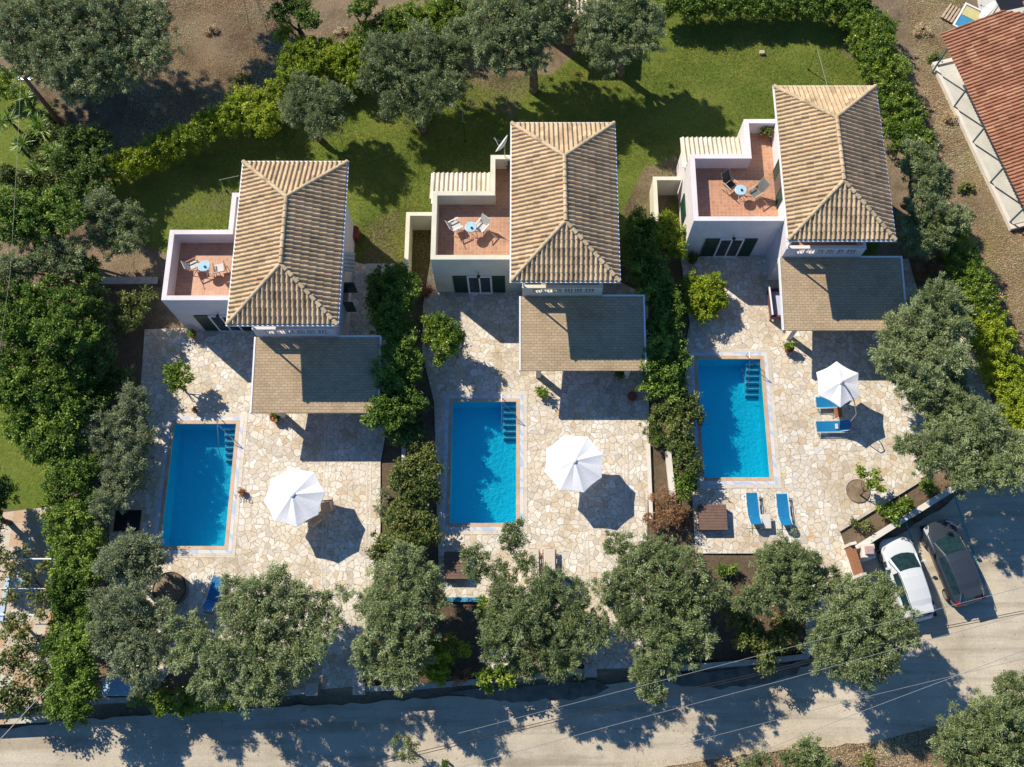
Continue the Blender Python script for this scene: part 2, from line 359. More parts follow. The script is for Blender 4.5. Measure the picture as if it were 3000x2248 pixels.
def thing(name, loc, label, cat, group=None, rz=0.0):
    o = bpy.data.objects.new(name, None); COL.objects.link(o); o.location = loc; o.rotation_euler = (0, 0, rz)
    o.empty_display_size = .3
    return tag(o, label, cat, group)
def dup(root, loc, rz, label=None, group=None):
    r = root.copy(); COL.objects.link(r); r.location = loc; r.rotation_euler = (0, 0, rz)
    if label: r['label'] = label
    if group: r['group'] = group
    def rec(a, b):
        for ch in [o for o in bpy.data.objects if o.parent == a]:
            c = ch.copy(); COL.objects.link(c); c.parent = b; rec(ch, c)
    rec(root, r)
    return r
def sheet(name, poly, z, mat, holes=(), kind='structure', label=None):
    bm = bmesh.new(); edges = []
    for loop in [poly] + list(holes):
        vs = [bm.verts.new((p[0], p[1], z)) for p in loop]
        for i in range(len(vs)): edges.append(bm.edges.new((vs[i], vs[(i + 1) % len(vs)])))
    bmesh.ops.triangle_fill(bm, use_beauty=True, use_dissolve=False, edges=edges)
    bmesh.ops.recalc_face_normals(bm, faces=bm.faces)
    for f in bm.faces:
        if f.normal.z < 0: f.normal_flip()
    me = bpy.data.meshes.new(name); bm.to_mesh(me); bm.free()
    o = link(name, me, mat)
    return tag(o, label, None, None, kind)
def OV(pts, z=0.0): return [P(x, y, z).xy[:] for x, y in pts]
def inpoly(X, Y, poly):
    r = np.zeros(X.shape, bool); n = len(poly)
    for i in range(n):
        x0, y0 = poly[i]; x1, y1 = poly[(i + 1) % n]
        if y0 == y1: continue
        c = ((y0 > Y) != (y1 > Y)) & (X < (x1 - x0) * (Y - y0) / (y1 - y0) + x0)
        r ^= c
    return r

# ------------------------------------------------------------------ the ground
ROADZ = -0.85
front = OV([(-900, 1560), (-60, 1540), (215, 1515), (560, 1506), (680, 1492), (770, 1488), (900, 1484), (1120, 1466), (1280, 1450), (1400, 1448), (1500, 1441), (1640, 1430), (1735, 1419), (1800, 1330), (1850, 1262), (1830, 1200), (1905, 1150), (2070, 1048), (2300, 905), (3200, 380)])
slab = front + [(200, 300), (-200, 300), (-200, front[0][1])]
O1, O2, O3 = (-13.52, 17.05), (0.0, 19.3), (13.6, 21.5)
POOLS = [(-18.38, -15.08, 7.45, 13.92), (-3.72, -0.30, 8.62, 15.14), (9.42, 12.86, 11.0, 17.55)]
def build_ground():
    xs = np.concatenate([[-900, -400, -200, -120, -80, -60, -48, -40, -36], np.arange(-34, 34.01, .2), [36, 40, 48, 60, 80, 120, 200, 400, 900]])
    ys = np.concatenate([[-900, -400, -200, -100, -60, -40, -25, -15, -9], np.arange(-6, 44.01, .2), [46, 50, 58, 70, 90, 120, 200, 400, 900]])
    X, Y = np.meshgrid(xs, ys); nx, ny = len(xs), len(ys)
    Z = np.where(inpoly(X, Y, slab), 0.0, ROADZ)
    Z = np.where(Y > 290, 0, Z)
    und = .04 * np.sin(X * .7 + 1.3 * np.sin(Y * .45)) * np.sin(Y * .6 + .8)
    near = (np.abs(X) < 33) & (Y > -5) & (Y < 43)
    Z += np.where(near, und - .05, -.05)
    for (a, b, c, d) in POOLS:
        Z = np.where((X > a - .35) & (X < b + .35) & (Y > c - .35) & (Y < d + .35), -2.2, Z)
    # grass / soil masks as colour zones of the ground itself
    G = np.zeros(X.shape); S = np.zeros(X.shape)
    def put(A, pts, v): A[inpoly(X, Y, OV(pts))] = v
    put(G, [(230, 500), (225, 400), (290, 365), (440, 290), (590, 210), (760, 150), (900, 165), (1050, 175), (1190, 160), (1430, -40), (1850, -40), (1885, 300), (1900, 560), (1380, 560), (1340, 580), (950, 600), (700, 600), (400, 560)], .95)
    put(G, [(-300, 120), (60, 150), (120, 300), (150, 420), (-300, 440)], .8)
    put(G, [(-300, 860), (40, 870), (110, 960), (120, 1100), (-300, 1120)], .95)
    put(G, [(790, 490), (860, 440), (885, 560), (880, 620), (770, 620)], .52)
    put(G, [(1020, 170), (1180, 150), (1110, 260), (1000, 230)], .5)
    put(G, [(1340, 470), (1390, 360), (1470, 330), (1500, 400), (1420, 470)], .25)
    put(G, [(330, 430), (520, 400), (500, 480), (350, 490)], .62)
    put(G, [(1800, 90), (1870, 90), (1880, 150), (1830, 130)], .45)
    put(G, [(1930, -20), (2080, -20), (2110, 150), (2180, 400), (2260, 700), (2212, 800), (2120, 560), (2040, 330)], .38)
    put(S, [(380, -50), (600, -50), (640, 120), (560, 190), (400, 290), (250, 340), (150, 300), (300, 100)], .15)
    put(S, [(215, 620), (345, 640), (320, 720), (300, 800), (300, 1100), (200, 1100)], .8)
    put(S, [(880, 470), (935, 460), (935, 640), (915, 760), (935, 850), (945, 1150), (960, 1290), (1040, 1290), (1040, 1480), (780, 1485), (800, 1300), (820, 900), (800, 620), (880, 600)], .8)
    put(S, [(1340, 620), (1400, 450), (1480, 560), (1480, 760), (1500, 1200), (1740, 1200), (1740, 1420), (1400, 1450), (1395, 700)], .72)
    put(S, [(1960, 560), (2100, 740), (1990, 850), (1960, 700)], .75)
    put(S, [(1810, 1140), (1990, 1030), (2080, 1040), (1830, 1190)], .45)
    for A in (G, S):   # soften the zone edges
        for _ in range(2):
            B = A.copy(); B[1:-1, 1:-1] = (A[:-2, 1:-1] + A[2:, 1:-1] + A[1:-1, :-2] + A[1:-1, 2:] + 2 * A[1:-1, 1:-1]) / 6; A[:] = B
    V = np.stack([X, Y, Z], -1).reshape(-1, 3)
    i = np.arange(nx * ny).reshape(ny, nx)
    Q = np.stack([i[:-1, :-1], i[:-1, 1:], i[1:, 1:], i[1:, :-1]], -1).reshape(-1, 4)
    me = fast_mesh('ground', V, Q)
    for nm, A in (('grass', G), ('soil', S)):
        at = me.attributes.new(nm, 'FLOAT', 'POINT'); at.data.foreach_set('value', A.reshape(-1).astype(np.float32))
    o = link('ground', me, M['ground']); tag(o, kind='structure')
def fast_mesh(name, V, Q):
    me = bpy.data.meshes.new(name); k = Q.shape[1]
    me.vertices.add(len(V)); me.vertices.foreach_set('co', np.ascontiguousarray(V, np.float32).reshape(-1))
    me.loops.add(Q.size); me.loops.foreach_set('vertex_index', np.ascontiguousarray(Q, np.int32).reshape(-1))
    me.polygons.add(len(Q)); me.polygons.foreach_set('loop_start', np.arange(0, Q.size, k, dtype=np.int32))
    me.update(calc_edges=True); return me
build_ground()

def fray(pts, step=.5, amp=.12, seed=1):
    r = random.Random(seed); out = []
    for (x0, y0), (x1, y1) in zip(pts, pts[1:] + pts[:1]):
        n = max(1, int(min(400, math.hypot(x1 - x0, y1 - y0) / step)))
        for k in range(n):
            f = k / n; out.append((x0 + (x1 - x0) * f + r.gauss(0, amp), y0 + (y1 - y0) * f + r.gauss(0, amp)))
    return out
# road and parking bay
road = OV([(-900, 1640), (0, 1575), (200, 1552), (560, 1530), (760, 1520), (1120, 1495), (1300, 1478), (1500, 1462), (1745, 1438), (1815, 1345), (1872, 1268), (1852, 1215), (2078, 1068), (2310, 922), (3400, 1100), (3400, 1180), (2400, 1440), (2212, 1500), (2060, 1560), (1900, 1600), (1600, 1632), (1200, 1690), (900, 1720), (400, 1760), (-900, 1830)], ROADZ)
sheet('road', fray(road, .5, .035, 5), ROADZ + .012, M['road'])
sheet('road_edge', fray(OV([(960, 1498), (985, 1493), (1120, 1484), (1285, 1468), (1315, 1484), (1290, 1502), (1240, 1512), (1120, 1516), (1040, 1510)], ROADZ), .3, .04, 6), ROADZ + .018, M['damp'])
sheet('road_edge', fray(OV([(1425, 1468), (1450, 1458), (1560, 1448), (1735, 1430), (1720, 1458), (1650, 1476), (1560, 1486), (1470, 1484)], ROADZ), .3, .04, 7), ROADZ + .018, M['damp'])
# patios
pat1 = [(313, 712), (545, 706), (560, 640), (735, 640), (735, 560), (790, 572), (800, 700), (845, 712), (840, 900), (822, 1000), (822, 1180), (800, 1300), (782, 1482), (690, 1489), (560, 1500), (400, 1420), (345, 1478), (235, 1480), (236, 1100), (300, 900)]
pat2 = [(930, 560), (1120, 560), (1128, 640), (1340, 610), (1400, 640), (1402, 900), (1398, 1150), (1394, 1200), (1388, 1442), (1285, 1446), (1150, 1390), (1048, 1292), (950, 1292), (945, 1150), (938, 870), (912, 760), (914, 660)]
pat3 = [(1465, 520), (1660, 520), (1700, 640), (1900, 560), (1962, 560), (1985, 640), (2095, 740), (2155, 900), (2070, 1000), (1985, 1035), (1812, 1142), (1828, 1190), (1846, 1262), (1798, 1326), (1742, 1410), (1738, 1300), (1752, 1196), (1502, 1196), (1494, 1050), (1482, 870), (1478, 760), (1490, 700)]
def rect(a, b, c, d, e=0.0): return [(a - e, c - e), (b + e, c - e), (b + e, d + e), (a - e, d + e)]
for pts, pl in ((pat1, 0), (pat2, 1), (pat3, 2)):
    sheet('patio', OV(pts), .03, M['paving'], holes=[rect(*POOLS[pl], e=.15)])
sheet('patio', OV([(-300, 1130), (0, 1108), (116, 1094), (122, 1200), (110, 1560), (-300, 1580)]), .02, M['neighbour_tile'])
sheet('path', OV([(735, 575), (800, 572), (806, 700), (748, 700)]), .036, M['paving'])
# straight paving bands across the patios
bands = MB()
for pts in ([(959, 1190), (945, 1860)], [(1085, 1190), (1072, 1900)], [(1832, 1180), (1836, 1600)], [(1709, 1180), (1724, 1900)]):
    for dx in (-.09, .09):
        a = nat(*pts[0]); b = nat(*pts[1]); d = (b - a).normalized(); nrm = Vector((-d.y, d.x, 0)) * .035; off = Vector((dx, 0, 0))
        q = [a + off - nrm, b + off - nrm, b + off + nrm, a + off + nrm]
        bands.prism([(p.x, p.y) for p in q], .02, .038)
tag(bands.build('patio', M['border_tile']), kind='structure')

# ------------------------------------------------------------------ walls
def wall_line(name, pts, th, z0, z1, mat, label, cat='wall', capmat=None, cap=.06, group=None):
    pts = [Vector((p[0], p[1])) for p in pts]; n = len(pts); L = []; R = []
    for i in range(n):
        d0 = (pts[i] - pts[i - 1]).normalized() if i else (pts[1] - pts[0]).normalized()
        d1 = (pts[i + 1] - pts[i]).normalized() if i < n - 1 else d0
        t = (d0 + d1).normalized(); nn = Vector((-t.y, t.x)); k = 1 / max(.4, nn.dot(Vector((-d0.y, d0.x))))
        L.append((nn * k, pts[i]))
    def strip(half, za, zb, jit=0):
        mb = MB(); vs = []
        for nn, p in L:
            for s_ in (1, -1):
                q = p + nn * half * s_
                vs += [(q.x, q.y, za), (q.x, q.y, zb)]
        fs = []
        for i in range(n - 1):
            a = 4 * i; b = a + 4
            fs += [(a, a + 1, b + 1, b), (a + 2, b + 2, b + 3, a + 3), (a + 1, a + 3, b + 3, b + 1), (a, b, b + 2, a + 2)]
        fs += [(0, 2, 3, 1), (4 * n - 4, 4 * n - 3, 4 * n - 1, 4 * n - 2)]
        return mb.add(vs, fs)
    base = Vector((pts[0].x, pts[0].y, z0))
    def shift(mb): mb.v = [(x - base.x, y - base.y, z - base.z) for x, y, z in mb.v]; return mb
    t = thing(name, base, label, cat, group)
    shift(strip(th / 2, z0, z1 - cap)).build('wall_face', mat, t)
    shift(strip(th / 2 + .03, z1 - cap, z1)).build('coping', capmat or M['stone'], t)
    return t
def seg(pts, z=0): return OV(pts, z)
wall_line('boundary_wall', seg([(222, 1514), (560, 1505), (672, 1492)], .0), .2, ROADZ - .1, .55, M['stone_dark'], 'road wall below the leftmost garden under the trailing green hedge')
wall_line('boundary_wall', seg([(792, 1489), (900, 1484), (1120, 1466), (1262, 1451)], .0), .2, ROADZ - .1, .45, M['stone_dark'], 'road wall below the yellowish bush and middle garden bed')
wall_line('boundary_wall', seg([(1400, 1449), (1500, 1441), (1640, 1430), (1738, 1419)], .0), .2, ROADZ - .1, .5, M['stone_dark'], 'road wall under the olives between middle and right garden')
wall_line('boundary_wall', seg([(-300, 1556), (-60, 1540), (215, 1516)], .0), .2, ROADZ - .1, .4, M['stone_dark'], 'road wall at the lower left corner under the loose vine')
wall_line('retaining_wall', seg([(1832, 1196), (1905, 1150), (2070, 1048), (2300, 905), (2500, 785)], .0), .24, ROADZ - .1, .35, M['white_wall'], 'white topped retaining wall along the parking bay beside the cars', capmat=M['white_wall'])
wall_line('retaining_wall', seg([(1737, 1419), (1800, 1332), (1852, 1262), (1832, 1204)], .0), .3, ROADZ - .1, .1, M['white_wall'], 'low white wall behind the white car leading to the gate', capmat=M['white_wall'])
for (x, y, lb) in ((682, 1490, 'left gate pillar of the paved drive, beside the biggest olive'), (782, 1488, 'right gate pillar of the paved drive, under olive twigs'), (1273, 1450, 'left gate pillar of the middle garden entrance'), (1392, 1449, 'right gate pillar of the middle garden entrance under a low olive bough')):
    p = P(x, y, 0); t = thing('gate_pillar', (p.x, p.y, ROADZ), lb, 'pillar', 'stone gate pillars along the road')
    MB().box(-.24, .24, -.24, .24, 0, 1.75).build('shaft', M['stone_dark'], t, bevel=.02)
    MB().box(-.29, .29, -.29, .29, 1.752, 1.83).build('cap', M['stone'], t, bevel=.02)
wall_line('garden_wall', seg([(214, 608), (342, 608)], .3), .34, -.1, .45, M['stone_dark'], 'low stone wall with pale top left of the leftmost villa')
a, b = nat(1957, 1322, .3), nat(1976, 1500, .3)
wall_line('garden_wall', [a.xy, b.xy], .24, -.1, .35, M['white_wall'], 'narrow white wall beside the hedge left of the right pool', capmat=M['white_wall'])
a, b = nat(1899, 1300, .1), nat(1908, 1530, .1)
wall_line('kerb', [a.xy, b.xy], .14, -.1, .12, M['white_wall'], 'pale stone edging along the bed right of the middle patio', 'kerb', capmat=M['white_wall'], cap=.04)
a, b = nat(1182, 1195, .3), nat(1183, 1350, .3)
wall_line('garden_wall', [a.xy, b.xy], .14, -.1, .4, M['white_wall'], 'narrow white wall between hedge bushes left of the middle pool', capmat=M['white_wall'])
wall_line('kerb', seg([(1812, 1146), (1990, 1036)], .1), .1, -.1, .1, M['stone'], 'thin edge between right patio and the bed above the parking bay', 'kerb', cap=.04)
a = P(952, 1296, 0); b = P(1045, 1296, 0)
wall_line('kerb', [a.xy, b.xy], .16, -.1, .12, M['pool_nose'], 'blue painted edge at the south end of the middle patio', 'kerb', capmat=M['blue_panel'], cap=.04)

# ------------------------------------------------------------------ tiled roofs
def tile_slope(mb, org, ux, vx, W, vmax, pitch, z0, p=.236, c=.36, hgt=.10, rise=.03, seed=1):
    """barrel tiles: ux along the eave, vx up the slope (plan), vmax(u) = plan length at u"""
    rnd = random.Random(seed); n = max(1, round(W / p)); p = W / n
    ts = (0, .05, .16, .31, .46, .57, .62, .81)
    us = []
    for k in range(n):
        for t in ts: us.append((k * p + t * p, k, t))
    us.append((W, n - 1, 1.0))
    nc = int(math.ceil(max(vmax(u) for u, _, _ in us) / c))
    o = Vector(org); ux = Vector(ux); vx = Vector(vx)
    tint = {}
    for k in range(n + 1):
        for r in range(nc + 1): tint[k, r] = min(1, max(0, rnd.gauss(.5, .24)))
    def pt(u, t, v, low):
        h = hgt * (max(0, math.sin(math.pi * min(t, .62) / .62)) ** .6) if t <= .62 else -.01
        z = z0 + v * pitch + h + (rise if low else 0)
        q = o + ux * u + vx * v; return (q.x, q.y, z)
    for r in range(nc):
        for j in range(len(us) - 1):
            (u0, k0, t0), (u1, k1, t1) = us[j], us[j + 1]
            m0, m1 = vmax(u0), vmax(u1); a0, a1 = min(r * c, m0), min(r * c, m1); b0, b1 = min((r + 1) * c, m0), min((r + 1) * c, m1)
            if b0 - a0 < 1e-4 and b1 - a1 < 1e-4: continue
            ov = .015 if r else 0.0
            tt1 = t1 if k1 == k0 else 0
            q = [pt(u0, t0, a0 - ov, 1), pt(u1, tt1, a1 - ov, 1), pt(u1, tt1, b1, 0), pt(u0, t0, b0, 0)]
            mb.add(q, [(0, 1, 2, 3)], tint[k0, r])
            d = .03
            mb.add([q[0], q[1], (q[1][0], q[1][1], q[1][2] - d), (q[0][0], q[0][1], q[0][2] - d)], [(3, 2, 1, 0)], tint[k0, r])
def ridge_caps(mb, a, b, r=.10, L=.38, seed=3, lift=.03):
    rnd = random.Random(seed); a = Vector(a); b = Vector(b); d = b - a; n = max(1, int(d.length / L)); d /= n
    dn = d.normalized(); side = dn.cross(Vector((0, 0, 1))).normalized(); up = side.cross(dn)
    for i in range(n):
        p0 = a + d * i; p1 = a + d * (i + 1.08); t = min(1, max(0, rnd.gauss(.6, .2))); vs = []
        for p, rr, l in ((p0, r * 1.12, lift + .025), (p1, r * .88, lift)):
            for k in range(7):
                an = math.pi * k / 6; vs.append(p + side * math.cos(an) * rr + up * (math.sin(an) * rr * .85 + l))
        fs = [(k, k + 1, 8 + k, 7 + k) for k in range(6)] + [(6, 5, 4, 3, 2, 1, 0)]
        mb.add(vs, fs, t)
EZ = 6.3; RX0, RX1, RY0, RY1 = -.54, 4.70, 0.0, 8.80; HW = (RX1 - RX0) / 2; PT = .45
def villa_roof_meshes():
    mb = MB(); W = RX1 - RX0; L = RY1 - RY0
    sh = lambda u: min(u, W - u)
    lo = lambda u: min(u, L - u, HW)
    tile_slope(mb, (RX0, RY0, 0), (1, 0, 0), (0, 1, 0), W, sh, PT, EZ, seed=1)
    tile_slope(mb, (RX1, RY0, 0), (0, 1, 0), (-1, 0, 0), L, lo, PT, EZ, seed=2)
    tile_slope(mb, (RX1, RY1, 0), (-1, 0, 0), (0, -1, 0), W, sh, PT, EZ, seed=3)
    tile_slope(mb, (RX0, RY1, 0), (0, -1, 0), (1, 0, 0), L, lo, PT, EZ, seed=4)
    c = MB(); zr = EZ + HW * PT; cx = (RX0 + RX1) / 2
    A, B = (cx, RY0 + HW, zr), (cx, RY1 - HW, zr)
    for e, r_ in (((RX0, RY0, EZ), A), ((RX1, RY0, EZ), A), ((RX0, RY1, EZ), B), ((RX1, RY1, EZ), B)):
        ridge_caps(c, e, r_, seed=int(e[0] * 10 + e[1] * 3 + 50))
    ridge_caps(c, A, B, seed=9, lift=.05)
    return mb, c
_r, _c = villa_roof_meshes()
def shutter(mb, plane, a0, a1, z0, z1, pos_, out):
    """louvred shutter lying in plane 'x' or 'y' at coordinate pos_, proud by out"""
    def bx(p0, p1, q0, q1, e0, e1):
        lo, hi = sorted((pos_ + e0 * out, pos_ + e1 * out))
        if plane == 'y': mb.box(p0, p1, lo, hi, q0, q1)
        else: mb.box(lo, hi, p0, p1, q0, q1)
    bx(a0, a0 + .06, z0, z1, .1, 1); bx(a1 - .06, a1, z0, z1, .1, 1)
    bx(a0 + .06, a1 - .06, z0, z0 + .08, .1, 1); bx(a0 + .06, a1 - .06, z1 - .08, z1, .1, 1)
    n = int((z1 - z0 - .16) / .085)
    for i in range(n):
        z = z0 + .08 + (i + .15) * (z1 - z0 - .16) / n; bx(a0 + .06, a1 - .06, z, z + .055, .15, .8)
def villa(org, wm, label, first, pent_full, wallname):
    t = thing('villa', (org[0], org[1], 0), label, 'house', 'terraced roof villas with pools')
    wm = M[wm]
    # ground floor + upper floor + terrace block as one shell of walls
    mb = MB()
    mb.box(0, 4.1, 1.62, 8.3, -.2, 3.12); mb.box(0, 4.1, 2.30, 8.3, 3.122, EZ - .08)                       # main tower
    mb.box(0, 4.1, .66, 1.618, -.2, 3.12)                            # ground floor below the balcony
    mb.box(-4.70, -.002, 2.17, 6.11, -.2, 3.10)                     # terrace block
    mb.box(-1.68, -.002, 6.112, 8.27, -.2, 3.10)                    # corridor block
    if pent_full: mb.box(-4.70, -1.682, 6.112, 7.75, -.2, 2.75)
    mb.build('wall', wm, t)
    # parapet ring
    T = .26; par = MB(); z0, z1 = 3.102, 4.15
    par.box(-4.70, -4.70 + T, 2.17, 6.11, z0, z1)
    par.box(-4.70 + T, -.002, 2.17, 2.17 + T, z0, z1)
    par.box(-4.70 + T, -1.68 + T, 6.11 - T, 6.11, z0, z1)
    par.box(-1.68, -1.68 + T, 6.11, 8.27, z0, z1)
    par.box(-1.68 + T, -.002, 8.27 - T, 8.27, z0, z1)
    par.build('parapet', wm, t, bevel=.012)
    fl = MB(); fl.box(-4.70 + T, -.002, 2.17 + T, 6.11 - T, 3.10, 3.15); fl.box(-1.68 + T, -.002, 6.11 - T, 8.27 - T, 3.10, 3.15)
    fl.build('terrace_floor', M['terrace_tile'], t)
    # eaves slab, roof
    ev = MB(); ev.box(RX0 + .04, RX1 - .04, RY0 + .04, RY1 - .04, EZ - .079, EZ - .012); ev.build('eaves', M['white'], t)
    gt = MB()
    for (x0, x1, y0, y1) in ((RX0 - .07, RX0 + .03, RY0 - .07, RY1 + .07), (RX1 - .03, RX1 + .07, RY0 - .07, RY1 + .07), (RX0 + .035, RX1 - .035, RY0 - .07, RY0 + .03), (RX0 + .035, RX1 - .035, RY1 - .03, RY1 + .07)):
        gt.box(x0, x1, y0, y1, EZ - .07, EZ - .005)
    gt.build('gutter', M['white'], t)
    if first is None:
        rf = _r.build('roof', M['tile_villa'], t); rc = _c.build('ridge_tiles', M['tile_villa'], rf, smooth=False)
    else:
        rf = link('roof', first[0].data, None, t); rc = link('ridge_tiles', first[1].data, None, rf)
    # balcony
    bf = MB(); bf.box(.0, 4.1, .66, 2.298, 3.122, 3.16); bf.build('balcony_floor', M['terrace_tile'], t)
    br = MB()
    br.box(0, 4.1, .62, .76, 3.162, 3.48); br.box(0, .56, .62, .76, 3.482, 4.0); br.box(3.66, 4.1, .62, .76, 3.482, 4.0)
    br.box(0, 4.1, .60, .78, 4.002, 4.13)
    for k in range(5): x = .56 + (k + 1) * 3.1 / 6 - .06; br.box(x, x + .12, .63, .75, 3.482, 4.0)
    br.box(0, .14, .782, 2.298, 3.162, 4.13); br.box(3.96, 4.1, .782, 2.298, 3.162, 4.13)
    br.build('balcony_wall', wm, t)
    sl = MB()
    for k in range(20): x = .62 + k * .152; sl.box(x, x + .04, .67, .71, 3.484, 3.998)
    sl.build('balcony_railing', M['white'], t)
    MB().tube((.07, .69, 4.13), (.07, .69, EZ - .08), .05).build('balcony_post', M['white'], t)
    # doors and shutters of the terrace block, facing the patio
    dr = MB(); dr.box(-2.88, -1.70, 2.10, 2.168, .12, 2.12); d = dr.build('door', M['glass'], t)
    fr = MB()
    for x0, x1 in ((-2.94, -2.86), (-2.33, -2.25), (-1.72, -1.64)): fr.box(x0, x1, 2.07, 2.166, .12, 2.12)
    fr.box(-2.94, -1.64, 2.065, 2.166, 2.122, 2.2); fr.box(-2.94, -1.64, 2.05, 2.166, .0, .118)
    fr.build('door_frame', M['white'], d)
    for a in ((-3.70, -2.97), (-1.61, -.92)):
        s = MB(); shutter(s, 'y', a[0], a[1], .1, 2.15, 2.168, -.075); s.box(a[0] + .05, a[1] - .05, 2.14, 2.16, .15, 2.1); s.build('shutter', M['green'], t)
    lp = MB(); lp.tube((-2.3, 2.17, 2.52), (-2.3, 1.98, 2.6), .018); lp.lathe([(.02, -.08), (.07, -.02), (.07, .12), (.10, .13), (.02, .22)], (-2.3, 1.95, 2.45), 8)
    lp.build('wall_lamp', M['darkmetal'], t)
    # terrace door on the west face of the tower, window on the west end, window east
    tw = MB(); tw.box(-.07, -.002, 4.1, 5.0, 3.16, 5.2); tw.build('window', M['glass'], t)
    for a in ((3.42, 4.08), (5.02, 5.68)):
        s = MB(); shutter(s, 'x', a[0], a[1], 3.18, 5.25, -.002, -.08); s.box(-.03, -.004, a[0] + .05, a[1] - .05, 3.2, 5.2); s.build('shutter', M['green'], t)
    s = MB(); shutter(s, 'x', 3.6, 4.9, .9, 2.15, -4.702, -.07); s.box(-4.73, -4.704, 3.65, 4.85, .95, 2.1); s.build('shutter', M['green'], t)
    g = MB(); g.box(4.102, 4.13, 2.9, 3.9, 1.0, 2.3); g.build('window', M['glass'], t)
    s = MB(); s.box(4.105, 4.62, 2.82, 2.87, 1.0, 2.3); s.build('shutter', M['green'], t)
    s = MB(); s.box(4.105, 4.62, 3.93, 3.98, 1.0, 2.3); s.build('shutter', M['green'], t)
    g = MB(); g.box(1.0, 3.1, 2.23, 2.298, 3.17, 5.3); g.build('window', M['glass'], t)
    s = MB(); shutter(s, 'y', .35, .97, 3.2, 5.3, 2.296, -.08); s.build('shutter', M['green'], t)
    s = MB(); shutter(s, 'y', 3.13, 3.75, 3.2, 5.3, 2.296, -.08); s.build('shutter', M['green'], t)
    # pale tiled lean-to roof behind the terrace
    pr = MB()
    if pent_full: tile_slope(pr, (-1.70, 7.92, 0), (-1, 0, 0), (0, -1, 0), 3.24, lambda u: 1.79, .26, 2.86, p=.25, c=.6, seed=12)
    else: tile_slope(pr, (-1.70, 6.50, 0), (-1, 0, 0), (0, -1, 0), 1.25, lambda u: .38, .26, 3.3, p=.25, c=.6, seed=12)
    pr.build('lean_to_roof', M['tile_cream'], t)
    if pent_full: pu = MB(); pu.box(-4.9, -1.70, 6.115, 7.86, 2.752, 2.80); pu.build('lean_to_soffit', M['white'], t)
    # small slatted canopy on the east wall
    cn = MB(); tile_slope(cn, (4.62, 4.5, 0), (0, 1, 0), (-1, 0, 0), 1.15, lambda u: .5, .4, 2.35, p=.23, c=.5, seed=5)
    cn.build('door_canopy', M['tile_cream'], t)
    return rf, rc
f1 = villa(O2, 'wall_cream', 'cream walled villa in the middle, satellite dish at its back', None, True, '')
villa(O1, 'wall_pink', 'pink white villa at left, its roof terrace without lean-to roof behind', f1, False, '')
villa(O3, 'wall_white', 'white villa at right beside the long hedge, tall antenna wire behind it', f1, True, '')

# pergolas (shingled verandas)
for (ox, oy), lb in ((O1, 'shingled veranda roof in front of the leftmost villa'), (O2, 'shingled veranda roof in front of the middle cream villa'), (O3, 'shingled veranda roof in front of the right villa next to the olive')):
    t = thing('veranda', (ox, oy, 0), lb, 'veranda', 'shingled verandas in front of the villas')
    x0, x1, y0, y1, zs, zn = -.07, 6.25, -3.30, .612, 2.60, 3.02
    mb = MB(); mb.add([(x0, y0, zs), (x1, y0, zs), (x1, y1, zn), (x0, y1, zn), (x0, y0, zs - .1), (x1, y0, zs - .1), (x1, y1, zn - .1), (x0, y1, zn - .1)],
                      [(0, 1, 2, 3), (7, 6, 5, 4), (0, 4, 5, 1), (1, 5, 6, 2), (2, 6, 7, 3), (3, 7, 4, 0)])
    mb.build('roof', M['shingle'], t)
    for xa, xb in ((x0 - .09, x0 - .005), (x1 + .005, x1 + .09)):
        MB().add([(xa, y0, zs - .16), (xb, y0, zs - .16), (xb, y1, zn - .16), (xa, y1, zn - .16), (xa, y0, zs + .025), (xb, y0, zs + .025), (xb, y1, zn + .025), (xa, y1, zn + .025)],
               [(3, 2, 1, 0), (4, 5, 6, 7), (0, 1, 5, 4), (1, 2, 6, 5), (2, 3, 7, 6), (3, 0, 4, 7)]).build('fascia', M['white'], t)
    MB().box(4.15, x1 + .09, y1 + .003, y1 + .09, zn - .16, zn + .03).build('fascia', M['white'], t)
    for px_ in (.86, 5.55): MB().box(px_ - .14, px_ + .14, -2.85, -2.57, 0, 2.56).build('pillar', M['white_wall'], t, bevel=.01)
    bm_ = MB(); bm_.box(.0, 6.2, -2.80, -2.62, 2.36, 2.53)
    for k in range(7): x = .3 + k * .95; bm_.add([(x, y0 + .1, zs - .21), (x + .1, y0 + .1, zs - .21), (x + .1, y1, zn - .21), (x, y1, zn - .21), (x, y0 + .1, zs - .102), (x + .1, y0 + .1, zs - .102), (x + .1, y1, zn - .102), (x, y1, zn - .102)], [(3, 2, 1, 0), (4, 5, 6, 7), (0, 1, 5, 4), (1, 2, 6, 5), (2, 3, 7, 6), (3, 0, 4, 7)])
    bm_.build('rafters', M['wood'], t)
    if oy > 20: MB().box(6.0, 6.14, -.4, .6, 0, 2.7).build('pillar', M['white_wall'], t)

# side yard walls by villas 2 and 3
for (ox, oy), lb in ((O2, 'cream yard wall enclosing the strip left of the middle villa'), (O3, 'cream yard wall enclosing the strip left of the right villa')):
    wall_line('yard_wall', [(ox - 4.78, oy + 6.05), (ox - 6.25, oy + 6.05), (ox - 6.25, oy + 2.9)], .16, -.1, 1.75, M['wall_cream'], lb, capmat=M['wall_cream'])

